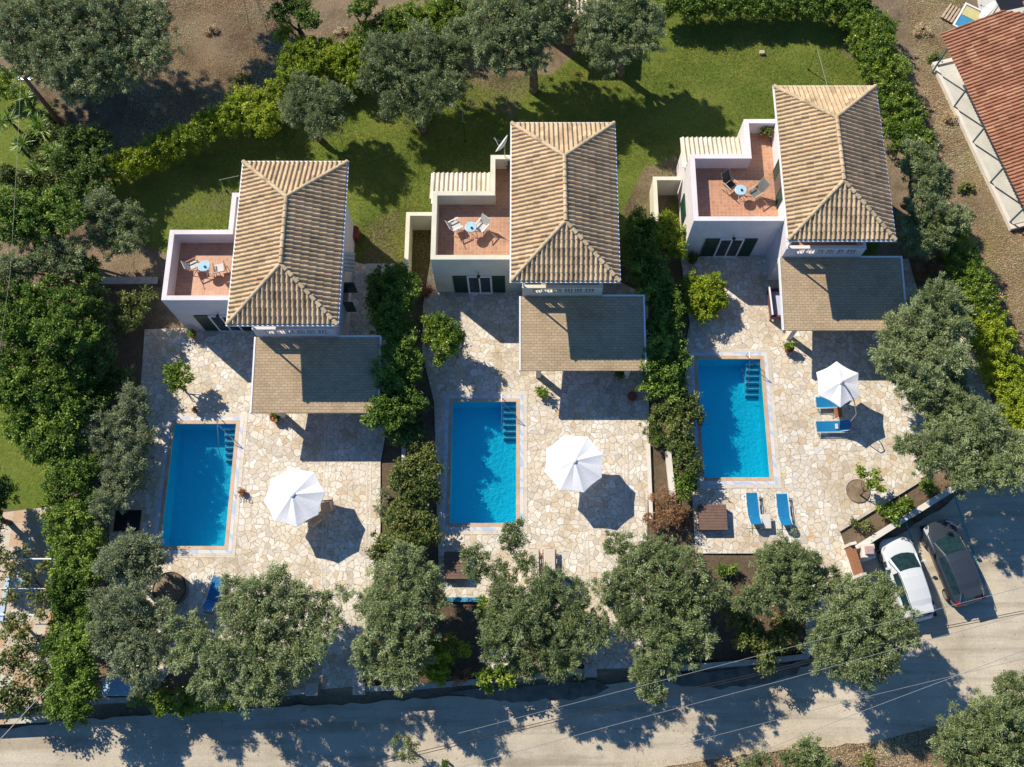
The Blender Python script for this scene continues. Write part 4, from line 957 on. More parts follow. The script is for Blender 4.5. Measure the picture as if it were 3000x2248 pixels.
tree('young_olive', 'smallest olive shrub at the bottom edge right of centre', 'tree', [(1640, 1650, 22), (1615, 1655, 14)], .3, None, 'olive', gz=ROADZ, jit=.1)
tree('young_olive', 'thin pale sapling on the road edge at the bottom centre', 'tree', [(868, 1612, 22), (880, 1640, 18), (885, 1600, 12)], .8, None, 'olive', dens=.45, gz=ROADZ, trunk=.05)
bush('weed', 'small dark weed tuft at the bottom edge right of the sapling', 'plant', [(968, 1650, 11)], -.5, 'dark_leaf', gz=ROADZ, jit=0)

HG = 'bushes of the bright top left hedge'
hp = [((235, 368, 20), (262, 358, 26), (298, 350, 26)), ((335, 330, 28), (372, 312, 28), (405, 298, 26)), ((438, 278, 28), (470, 262, 26), (500, 262, 26)), ((530, 225, 32), (560, 240, 30), (575, 265, 22), (590, 205, 26)), ((640, 160, 32), (680, 145, 34), (640, 120, 24), (675, 110, 22)), ((715, 130, 34), (750, 125, 30), (765, 160, 24)), ((800, 80, 30), (840, 65, 32), (775, 115, 22)), ((880, 50, 34), (925, 40, 36), (960, 25, 30)), ((985, 5, 30), (1010, 40, 24), (960, 60, 24))]
hl = ['yellow-green hedge bush at the lower left end of the diagonal hedge', 'yellow-green hedge bush second from the lower left end of the diagonal hedge', 'yellow-green hedge bush in the middle of the diagonal hedge above the lawn edge', 'dense green hedge bush left of the small round olive', 'yellow-green hedge bush behind the small round olive', 'green hedge bush between the small round olive and the wide olive', 'green hedge bush above the left half of the wide olive', 'dark green hedge bush above the wide olive', 'hedge bush at the upper right end of the diagonal hedge']
for q, l in zip(hp, hl): bush('hedge_bush', l, 'hedge', q, 1.5, 'laurel_bright', 'laurel_bright' if hp.index(q) < 6 else 'citrus', group=HG)
for q, l in ((((640, 15, 30), (665, 40, 26), (600, 30, 22)), 'dark green tree at the top edge left of the reddish bare ground'), (((790, 8, 26), (765, 25, 16)), 'pale green sapling at the top edge above the hedge')):
    tree('small_tree', l, 'tree', q, 2.4, None, 'laurel')
tree('small_tree', 'narrow bright green plant row beside the wire at the top', 'tree', [(605, 80, 16), (620, 60, 16), (650, 95, 18), (700, 95, 16)], 1.2, None, 'laurel_bright')
TG = 'bushes of the top hedge behind the lawn'
for i, (q, l) in enumerate(((((1445, 8, 22), (1470, 2, 22), (1490, 10, 22), (1515, 4, 22), (1535, 8, 22)), 'top hedge bush next to the tall olive'), (((1560, 10, 22), (1585, 4, 22), (1610, 10, 22), (1635, 5, 22), (1655, 10, 22)), 'top hedge bush in the middle of the lawn edge'), (((1680, 6, 22), (1705, 10, 22), (1730, 6, 22), (1755, 10, 22), (1780, 8, 22)), 'top hedge bush near the upper lawn corner'), (((1815, 5, 28), (1850, 12, 30), (1842, -20, 28)), 'top hedge bush at the lawn corner'))):
    bush('hedge_bush', l, 'hedge', q, 1.35, 'laurel', 'laurel', group=TG)
RG = 'bushes of the right side hedge'
for q, st, l in ((((1862, 55, 30), (1885, 90, 34), (1905, 60, 24)), 'laurel', 'uppermost bush of the right hedge'), (((1895, 130, 34), (1920, 160, 34), (1870, 110, 20)), 'laurel', 'second bush from the top of the right hedge, by the lawn'), (((1925, 205, 34), (1950, 240, 34)), 'laurel', 'dense bush of the right hedge level with the right villa roof edge'), (((1950, 285, 32), (1980, 310, 30)), 'laurel', 'lowest bush of the upper right hedge above the grey olives'),
             (((2060, 520, 28), (2075, 560, 32), (2045, 480, 20)), 'laurel', 'bush of the right hedge beside the orange-brown shrub'), (((2095, 610, 34), (2115, 650, 34)), 'laurel', 'yellowish bush of the right hedge level with the right veranda'), (((2125, 700, 34), (2150, 735, 34), (2110, 730, 24)), 'laurel_bright', 'yellowish bush of the right hedge behind the veranda olive'), (((2160, 790, 36), (2185, 825, 36), (2140, 800, 20)), 'laurel_bright', 'yellow-green bush of the right hedge above the parking olive'), (((2200, 870, 34), (2225, 905, 36), (2190, 910, 20)), 'laurel_bright', 'lowest bush of the right hedge at the right edge')):
    bush('hedge_bush', l, 'hedge', q, 1.5, st if st != 'laurel' else 'laurel_bright', 'citrus' if st == 'laurel' else st, group=RG)
bush('shrub', 'orange-brown shrub between veranda and right hedge', 'shrub', [(2005, 575, 24), (2030, 565, 18), (1990, 590, 14)], .9, 'dry_leaf')
bush('shrub', 'round bright green ball shrub left of the right veranda', 'shrub', [(1503, 622, 34), (1536, 626, 36), (1522, 662, 33), (1498, 652, 28), (1548, 652, 24), (1520, 640, 40)], 1.0, 'laurel_bright', 'laurel_bright', jit=.05, dens=1.5)
# laurel row between villas 1 and 2
LG = 'laurel trees between the left and middle garden'
for q, st, z, l in ((((830, 610, 34), (865, 600, 28), (820, 650, 26)), 'laurel', 2.4, 'dark laurel at the top of the row left of the middle villa'), (((858, 650, 32), (850, 700, 40), (880, 620, 24), (830, 690, 28)), 'laurel', 2.6, 'laurel beside the right edge of the left veranda roof'), (((865, 760, 38), (840, 800, 34), (880, 800, 30), (870, 730, 28)), 'laurel', 2.6, 'dense laurel overlapping the left veranda roof corner'), (((850, 850, 38), (880, 870, 34), (815, 880, 24), (845, 900, 30), (800, 905, 16)), 'laurel', 2.5, 'laurel with branches over the left patio, below the veranda'), (((888, 920, 26), (860, 935, 26), (900, 880, 20)), 'dark_leaf', 1.8, 'shaded dark laurel at the lower end of the row')):
    tree('laurel_tree', l, 'tree', q, z, None, 'laurel', st, group=LG, trunk=.1)
tree('citrus_tree', 'bright green citrus tree with yellow leaves above the middle pool', 'tree', [(945, 700, 28), (972, 715, 26), (958, 750, 28), (930, 730, 20), (990, 730, 14), (925, 695, 20), (950, 782, 14), (950, 725, 34), (975, 750, 22)], 2.3, (955, 745), 'laurel_bright', 'citrus', group=None, trunk=.08, dens=1.2)
for q, l in ((((905, 985, 30), (925, 1010, 26), (880, 1010, 26)), 'loose yellow-green bush left of the upper part of the middle pool'), (((870, 1040, 32), (905, 1055, 34), (935, 1065, 18)), 'yellow-green bush left of the middle of the middle pool'), (((880, 1090, 30), (860, 1115, 28), (900, 1120, 26)), 'yellow-green bush above the spiky palm tips, right of parasol shadow'), (((905, 1160, 32), (930, 1150, 22), (865, 1165, 30), (830, 1165, 22), (815, 1195, 20)), 'low yellow-green bush left of the lower end of the middle pool')):
    bush('garden_bush', l, 'bush', q, 1.5, 'mixed_leaf', 'mixed_leaf', group='bushes between left parasol and middle pool')
bush('lavender', 'pale grey lavender tuft at the right edge of the left patio, upper', 'plant', [(830, 1068, 14)], .4, 'fine_grey', 'olive_grey', jit=0)
bush('lavender', 'pale grey lavender tuft at the right edge of the left patio, lower', 'plant', [(822, 1100, 16), (836, 1115, 12)], .4, 'fine_grey', 'olive_grey', jit=0)
# between villas 2 and 3
MG = 'bushes between the middle and right garden'
for q, st, z, l in ((((1385, 480, 26), (1400, 500, 28), (1370, 510, 20)), 'laurel', 2.0, 'dark laurel at the top of the row left of the right villa'), (((1440, 480, 22), (1455, 510, 26), (1465, 540, 18), (1430, 515, 20)), 'laurel_bright', 1.8, 'bright loose bush inside the strip left of the right villa'), (((1390, 540, 30), (1410, 575, 32), (1380, 585, 24)), 'laurel', 2.2, 'laurel right of the middle villa roof corner'), (((1410, 610, 28), (1435, 640, 28), (1400, 640, 24), (1430, 600, 20)), 'laurel', 2.2, 'laurel at the corner of the middle veranda roof'), (((1440, 685, 34), (1455, 660, 22), (1415, 710, 20)), 'laurel', 2.2, 'laurel left of the round ball shrub'), (((1415, 755, 28), (1445, 740, 30), (1400, 790, 24)), 'laurel', 2.2, 'laurel overlapping the lower right corner of the middle veranda roof'), (((1440, 795, 36), (1465, 780, 24), (1415, 830, 26), (1455, 835, 28)), 'laurel', 1.9, 'laurel left of the upper end of the right pool'), (((1450, 885, 30), (1480, 880, 30), (1500, 900, 18), (1425, 900, 20), (1460, 925, 26)), 'mixed_leaf', 1.4, 'yellowish bush reaching over the left edge of the right pool'), (((1408, 925, 18), (1420, 945, 18)), 'fine', .8, 'feathery green shrub at the bed right of the middle patio'), (((1470, 960, 24), (1480, 985, 26), (1490, 1010, 22)), 'mixed_leaf', 1.3, 'green bush along the middle of the right pool edge'), (((1482, 1035, 22), (1478, 1060, 18)), 'laurel', 1.2, 'green bush at the lower left corner of the right pool')):
    bush('garden_bush', l, 'bush', q, z, 'fine_grey' if st == 'fine' else st, 'laurel' if st == 'fine' else st, group=MG)
bush('shrub', 'red-brown shrub at the south end of the narrow white wall', 'shrub', [(1430, 1090, 30), (1455, 1110, 26), (1415, 1120, 24), (1475, 1105, 14), (1445, 1070, 16)], .9, 'dry_leaf')
bush('shrub', 'yellowish green shrub above the road wall left of the overhanging olive', 'shrub', [(1600, 1335, 30), (1640, 1370, 34), (1690, 1375, 34), (1610, 1380, 28), (1650, 1410, 30), (1700, 1350, 24), (1560, 1310, 18), (1660, 1440, 18)], 1.4, 'mixed_leaf')
bush('dry_grass', 'tan dried grass clump between two olives above the road', 'grass clump', [(1665, 1305, 16), (1685, 1325, 18), (1700, 1345, 14)], .7, 'dry_leaf', 'tan_grass', jit=0)
bush('shrub', 'small green shrub in the bed under the brown box terrace edge', 'shrub', [(1560, 1232, 14), (1580, 1228, 12)], .4, 'laurel', jit=0)
tree('young_citrus', 'small dark green citrus tree on the upper left patio', 'tree', [(372, 800, 18), (388, 795, 16), (398, 815, 16), (375, 825, 18), (390, 835, 12)], 1.6, (388, 835), 'citrus', 'citrus', trunk=.05, jit=.1)
tree('lemon_tree', 'small bright lemon tree beside the flat round tree well', 'tree', [(1862, 1010, 12), (1870, 1035, 16), (1895, 1030, 14), (1905, 1050, 12), (1885, 1050, 10)], 1.5, (1858, 1068), 'citrus', trunk=.04, dens=.8, jit=.15)
bush('shrub', 'green shrub in the bed above the parking bay, lower', 'shrub', [(1910, 1100, 16), (1930, 1108, 20), (1955, 1095, 18)], .6, 'citrus', jit=.05)
bush('shrub', 'green shrub in the bed above the parking bay, upper near the olive', 'shrub', [(2000, 1045, 14), (2012, 1055, 14)], .6, 'laurel', jit=.05)
bush('shrub', 'wispy dry shrub at the lower end of the bed above the parking bay', 'shrub', [(1868, 1138, 14), (1850, 1128, 10)], .4, 'mixed_leaf', dens=.5, jit=.05)
bush('shrub', 'bright green bush on the road wall right of the brownish tuft', 'shrub', [(1045, 1462, 20), (1075, 1450, 22), (1095, 1470, 18), (1060, 1475, 18), (1115, 1460, 12)], .9, 'citrus')
bush('shrub', 'dark yellowish bush above the road wall in the middle garden bed', 'shrub', [(935, 1400, 26), (960, 1430, 28), (920, 1445, 26), (1000, 1405, 16), (950, 1465, 20), (975, 1385, 14)], 1.0, 'mixed_leaf', 'laurel_bright')
bush('shrub', 'brownish dead tuft on the road wall', 'shrub', [(998, 1460, 16), (990, 1475, 10)], .7, 'dry_leaf', dens=.8, jit=.05)
bush('shrub', 'green bush in the dark bed under the broad olive', 'shrub', [(1050, 1330, 20), (1045, 1300, 14)], .8, 'citrus', jit=.05)
bush('hedge_bush', 'bright green hedge trailing over the left road wall', 'hedge', [(295, 1510, 18), (325, 1505, 22), (355, 1515, 24), (390, 1510, 26), (425, 1518, 24), (460, 1520, 22), (500, 1522, 18), (535, 1515, 14), (345, 1530, 16), (400, 1535, 16)], .5, 'laurel_bright', 'citrus', jit=.1)
tree('small_tree', 'thin yellow-green tree between the dark hedge and the leftmost villa', 'tree', [(270, 650, 24), (300, 660, 26), (285, 690, 26), (255, 680, 20), (315, 640, 18), (265, 705, 18)], 1.8, None, 'mixed_leaf', dens=.7, trunk=.06)
# big evergreens at left
EG = 'tall evergreen trees at the left side'
for q, st, z, l in ((((20, 445, 36), (60, 460, 40), (110, 450, 34), (80, 500, 36), (30, 500, 34), (150, 470, 30), (130, 430, 26)), 'laurel', 4.0, 'green tree at the left edge level with the grey-green olive'), (((110, 555, 34), (140, 580, 34), (60, 570, 30), (15, 580, 30), (160, 540, 24)), 'grey', 3.6, 'grey-green tree at the left edge below the upper green tree'), (((40, 640, 44), (100, 650, 46), (150, 670, 40), (60, 700, 46), (120, 720, 44), (20, 700, 36), (175, 730, 32)), 'laurel', 3.4, 'large evergreen at the left edge level with the stone wall'), (((30, 790, 44), (85, 780, 46), (140, 790, 42), (60, 840, 46), (120, 850, 44), (170, 805, 26), (20, 850, 36)), 'laurel', 2.7, 'large evergreen at the left edge level with the young citrus'), (((60, 910, 42), (110, 920, 44), (150, 890, 36), (90, 960, 38), (45, 930, 28), (140, 950, 32)), 'mixed', 2.4, 'dark evergreen above the left lawn patch'), (((190, 620, 28), (200, 670, 30), (205, 720, 30), (215, 770, 28), (185, 580, 26)), 'dark_leaf', 2.8, 'narrow dark evergreen left of the thin yellow-green tree'), (((195, 830, 32), (200, 880, 28), (225, 850, 24), (180, 860, 24), (250, 815, 20)), 'dark_leaf', 1.9, 'narrow dark evergreen above the long silvery olive')):
    tree('evergreen_tree', l, 'tree', q, z, None, 'olive_grey' if st == 'grey' else 'dark_leaf', {'grey': 'olive', 'mixed': 'laurel'}.get(st, st), group=EG, trunk=.16)
for q, l in ((((140, 1010, 34), (165, 1040, 34), (125, 1050, 28), (185, 1010, 24)), 'dark green hedge tree beside the left lawn patch'), (((135, 1095, 34), (170, 1110, 36), (125, 1140, 32), (200, 1080, 24)), 'dark green hedge tree beside the neighbour tiles, upper'), (((145, 1180, 36), (180, 1190, 34), (150, 1225, 34), (205, 1165, 22), (190, 1235, 26)), 'dark green hedge tree left of the upper silvery olive'), (((140, 1280, 36), (175, 1290, 34), (150, 1330, 36), (190, 1320, 22)), 'dark green hedge tree beside the pale blue frame'), (((140, 1385, 36), (175, 1400, 34), (150, 1435, 36), (190, 1370, 20)), 'dark green hedge tree left of the lower silvery olive'), (((145, 1485, 38), (175, 1500, 34), (130, 1520, 30), (190, 1460, 22), (165, 1545, 24)), 'dark green hedge tree at the road corner')):
    tree('hedge_tree', l, 'tree', q, 2.6 if q[0][1] > 1350 else 1.9, None, 'laurel', group='hedge trees along the left boundary', trunk=.1)
tree('vine', 'loose yellowish vine over the neighbour patio, upper part', 'vine', [(20, 1230, 22), (55, 1250, 20), (85, 1215, 14), (15, 1290, 22), (75, 1290, 20), (100, 1330, 18), (60, 1340, 18), (110, 1260, 16), (10, 1200, 24), (50, 1190, 18), (100, 1290, 16), (30, 1340, 22), (95, 1225, 16)], 2.2, None, 'vine_leaf', dens=1.0, trunk=.05)
tree('vine', 'loose yellowish vine over the neighbour patio, lower part by the road', 'vine', [(15, 1360, 28), (50, 1390, 28), (95, 1400, 26), (20, 1430, 32), (70, 1450, 34), (30, 1490, 34), (95, 1480, 26), (60, 1520, 32), (10, 1530, 26), (105, 1530, 16)], 1.6, None, 'vine_leaf', 'mixed_leaf', dens=1.25, trunk=.05)
bush('shrub', 'small yellow shrub left of the grey-green olive', 'shrub', [(232, 408, 12), (225, 590 - 160, 10), (245, 400, 10)], 1.6, 'laurel_bright')
tree('evergreen_tree', 'dark evergreen below the wooden utility pole', 'tree', [(180, 330, 34), (210, 300, 28), (160, 300, 30), (200, 370, 34), (170, 400, 30), (140, 350, 28), (215, 415, 22)], 2.4, None, 'dark_leaf', group=EG, trunk=.12)

tree('olive_tree', 'dark tree at the top edge over the reddish clearing', 'tree', [(430, -62, 40), (395, -40, 34), (470, -70, 38), (440, -100, 40), (505, -90, 34), (540, -75, 26)], 4.6, (450, -150), 'dark_leaf', trunk=.05, dens=1.3)
tree('evergreen_tree', 'dark evergreen at the left edge between lawn patch and neighbour tiles', 'tree', [(-5, 1065, 30), (-40, 1050, 44), (-50, 1110, 44), (-20, 1150, 26), (-60, 1180, 40)], 2.6, None, 'dark_leaf', group=EG, trunk=.12)
bush('shrub', 'dark shrubs between the yuccas and the upper green tree', 'shrub', [(20, 380, 28), (60, 400, 30), (100, 395, 28), (130, 370, 24), (95, 340, 22), (130, 290, 20), (110, 260, 18), (70, 300, 20)], .8, 'dark_leaf', 'mixed_leaf')
bush('shrub', 'grass-like green bush at the left edge above the yuccas', 'shrub', [(10, 165, 22), (35, 200, 18), (5, 200, 20)], .9, 'laurel_bright', 'citrus')
# yuccas: spiky rosettes
def yucca(px, py, R, label, n=70, heads=1, h=1.2, mat='yucca'):
    p = P(px, py, h * .6); t = thing('yucca', (p.x, p.y, 0), label, 'plant', 'spiky yuccas below the utility pole')
    V = []; ti = []
    for hd in range(heads):
        ox, oy = (0, 0) if hd == 0 else (random.uniform(-.5, .5), random.uniform(-.5, .5)); hz = h * random.uniform(.6, 1)
        for k in range(n):
            a = random.uniform(0, 6.283); e = random.uniform(.05, 1.35); L = R * random.uniform(.7, 1.1)
            d = Vector((math.cos(a) * math.cos(e), math.sin(a) * math.cos(e), math.sin(e))); s = Vector((-math.sin(a), math.cos(a), 0)) * .028
            o = Vector((ox, oy, hz)); m = o + d * L * .5; tip = o + d * L - Vector((0, 0, .18 * L * math.cos(e)))
            V += [o, m + s, tip, m - s]; ti.append(random.uniform(.2, 1))
    leaf_mesh('leaves', np.array([tuple(v) for v in V]), np.array(ti), M[mat], t)
    MB().tube((0, 0, -.05), (0, 0, h), .09, 8, .06).build('trunk', M['bark'], t)
for x, y, R, hd, lb in ((72, 235, .7, 2, 'yucca just right of the head of the utility pole'), (95, 290, .8, 2, 'yucca beside the middle of the utility pole, right'), (25, 265, .8, 2, 'pale tipped yucca at the left edge beside the wire'), (45, 320, .75, 2, 'yucca below the pale tipped one at the left edge'), (125, 330, .7, 2, 'yucca at the foot of the utility pole'), (75, 365, .75, 2, 'yucca lowest of the group beside the left wire'), (110, 235, .6, 1, 'small yucca under the dark corner olive')):
    yucca(x, y, R, lb, heads=hd)
yucca(285, 815, .75, 'yellowish fern palm left of the young citrus', 36, 1, .8)
yucca(805, 1282, .6, 'spiky palm tips at the right edge of the left patio', 50, 1, .7)
bpy.data.objects['yucca.007']['group'] = ''; del bpy.data.objects['yucca.007']['group']; del bpy.data.objects['yucca.008']['group']
bpy.data.objects['yucca.007']['category'] = 'palm'

# lawn and meadow blades: uncountable
def blades(name, poly, n, L, mat, lo=.0, hi=1.0, excl=(), z=-.04):
    P_ = OV(poly); xs = [p[0] for p in P_]; ys = [p[1] for p in P_]
    X = RNG.uniform(min(xs), max(xs), n * 2); Y = RNG.uniform(min(ys), max(ys), n * 2)
    k = inpoly(X, Y, P_)
    for e in excl: k &= ~inpoly(X, Y, e)
    X = X[k][:n]; Y = Y[k][:n]; m = len(X)
    a = RNG.uniform(0, 6.28, m); h = L * RNG.uniform(.4, 1.3, m); lean = RNG.uniform(.4, 1.4, m)
    b = np.stack([X, Y, np.full(m, z)], 1); s = np.stack([-np.sin(a), np.cos(a), np.zeros(m)], 1) * .010
    tip = b + np.stack([np.cos(a) * h * lean, np.sin(a) * h * lean, h], 1)
    mid = (b + tip) / 2 + np.array([0, 0, 1]) * (h * .12)[:, None]
    V = np.stack([b - s, b + s, mid + s * .8, tip], 1).reshape(-1, 3)
    cl = .5 + .3 * np.sin(X * 1.1 + 2 * np.sin(Y * .7)) * np.sin(Y * 1.3 + X * .4)
    o = leaf_mesh(name, V, np.clip(RNG.normal(0, .2, m) + cl, lo, hi), mat, None); return tag(o, kind='stuff')
vill = [rect(o[0] - 4.9, o[0] + 4.2, o[1] + .6, o[1] + 8.3) for o in (O1, O2, O3)]
M['straw_grass'] = foliage('straw_grass_blade', (.14, .12, .04), (.24, .20, .08), (.36, .30, .15), rough=.8, trans=.3)
M['grass_blade'] = foliage('grass_blade', (.055, .078, .010), (.12, .142, .024), (.23, .22, .07), rough=.6, trans=.3)
tag(blades('grass', [(330, 400), (450, 330), (600, 240), (760, 150), (900, 165), (1190, 160), (1430, 20), (1850, 20), (1880, 190), (1890, 560), (1380, 560), (1340, 580), (950, 600), (700, 560), (520, 560), (350, 480)], 150000, .07, M['grass_blade'], excl=vill), 'short green lawn grass behind the villas', 'grass')
tag(blades('dry_grass', [(380, -40), (600, -40), (640, 120), (560, 190), (400, 290), (250, 340), (300, 100)], 60000, .06, M['tan_grass'], excl=vill), 'dry tan grass and litter at the top left clearing', 'grass')
tag(blades('dry_grass', [(1950, -30), (2080, -30), (2130, 200), (2230, 560), (2400, 900), (2212, 800), (2080, 500), (2000, 250)], 60000, .06, M['tan_grass'], lo=0, hi=.9), 'dry tan grass between the right hedge and the red roofed house', 'grass')
tag(blades('dry_grass', [(770, 470), (900, 440), (935, 460), (935, 600), (780, 600)], 5000, .08, M['straw_grass'], excl=vill), 'dry grass patch between the left and middle villa', 'grass')
tag(blades('dry_grass', [(1150, 1682), (1600, 1622), (1900, 1590), (2060, 1550), (2140, 1600), (2100, 1720), (1100, 1720)], 34000, .07, M['tan_grass'], z=ROADZ - .02), 'dry grass verge at the bottom edge beyond the road', 'grass')

WD = [((455, 60), 'dry_leaf', 'tan_grass', 'dry tuft in the middle of the top left clearing'), ((520, 165), 'mixed_leaf', 'mixed_leaf', 'green weed tuft at the lower right of the top left clearing'), ((345, 235), 'dry_leaf', 'tan_grass', 'dry tuft in the shade below the corner olive'), ((740, 60), 'dry_leaf', 'tan_grass', 'dry tuft on the bare ground above the hedge'),
      ((2020, 120), 'mixed_leaf', 'mixed_leaf', 'green weed clump in the dry lane, uppermost'), ((2050, 250), 'dry_leaf', 'tan_grass', 'dry clump in the lane beside the porch'), ((2085, 400), 'mixed_leaf', 'mixed_leaf', 'green weed clump in the lane beside the porch end'), ((2150, 640), 'dry_leaf', 'tan_grass', 'dry clump in the lane beside the yellowish hedge bushes'), ((1990, 60), 'dry_leaf', 'tan_grass', 'dry clump left of the wooden pallet'), ((1560, 1645), 'dry_leaf', 'tan_grass', 'dry tuft on the verge at the bottom edge, left of the smallest olive shrub'), ((1860, 1640), 'mixed_leaf', 'mixed_leaf', 'green weed tuft on the bottom verge left of the corner olive')]
for (xy, st, mt, lb) in WD:
    gz = ROADZ if xy[1] > 1500 else 0
    bush('weed', lb, 'plant', [(xy[0], xy[1], 9), (xy[0] + 10, xy[1] + 7, 7), (xy[0] - 9, xy[1] + 9, 6)], gz + .12, st, mt, dens=.8, gz=gz, jit=0)
# ------------------------------------------------------------------ pots
def pot(px, py, r, h, label, plant=None, pr=.3, z=.03, mat='terracotta', ph=None):
    p = P(px, py, h); t = thing('plant_pot', (p.x, p.y, z), label, 'plant pot', 'potted plants on the patios')
    MB().lathe([(r * .7, 0), (r, h * .9), (r * 1.1, h * .9), (r * 1.1, h), (r * .9, h), (r * .85, h * .85)], (0, 0, 0), 18).build('pot', M[mat], t)
    if plant:
        b = (p.x, p.y, z); zz = z + h + pr * .4
        crown([(p.x, p.y, zz, pr)], plant if plant in STY else 'laurel', M[plant], t, b, 1.6, 'plant')
    return t
pot(594, 901, .27, .4, 'terracotta pot with small plant beside the left veranda pillar', 'laurel', .2)
pot(1172, 851, .2, .3, 'green leafy potted plant right above the middle pool', 'citrus', .28)
pot(1705, 752, .24, .4, 'terracotta pot with leafy plant above the right pool', 'citrus', .26)
pot(1366, 856, .24, .38, 'red clay pot in the shade of the middle veranda')
pot(1336, 806, .2, .35, 'leafy potted plant at the edge of the middle veranda roof', 'laurel', .25)
pot(1497, 560, .22, .4, 'dark potted plant beside the shutters of the right villa', 'dark_leaf', .25)
pot(415, 722, .2, .35, 'potted plant with white flowers below the leftmost villa wall', 'laurel', .2)
pot(921, 632, .25, .35, 'red-brown potted shrub left of the middle villa door', 'dry_leaf', .35)
pot(524, 1063, .15, .22, 'small dark pot at the right edge of the left pool', 'dry_leaf', .12)
pot(420, 884, .1, .15, 'tiny pot above the upper edge of the left pool', 'dry_leaf', .1)
p = nat(1850 + 1018 / 2.59, 220 + 430 / 2.59, 3.6); pt_ = pot(1, 1, .2, .35, 'potted plant in the corner of the right roof terrace', None); pt_.location = (p.x, p.y, 3.155)
crown([(p.x, p.y, 3.7, .28)], 'mixed_leaf', M['mixed_leaf'], pt_, (p.x, p.y, 3.155), 1.4, 'plant')
p = nat(1150 + 1010 / 2.949, 330 + 440 / 2.949, 3.6); pt_ = pot(1, 1, .2, .35, 'potted plant in the corner of the middle roof terrace', None); pt_.location = (p.x, p.y, 3.155)
crown([(p.x, p.y, 3.7, .26)], 'laurel', M['laurel'], pt_, (p.x, p.y, 3.155), 1.4, 'plant')

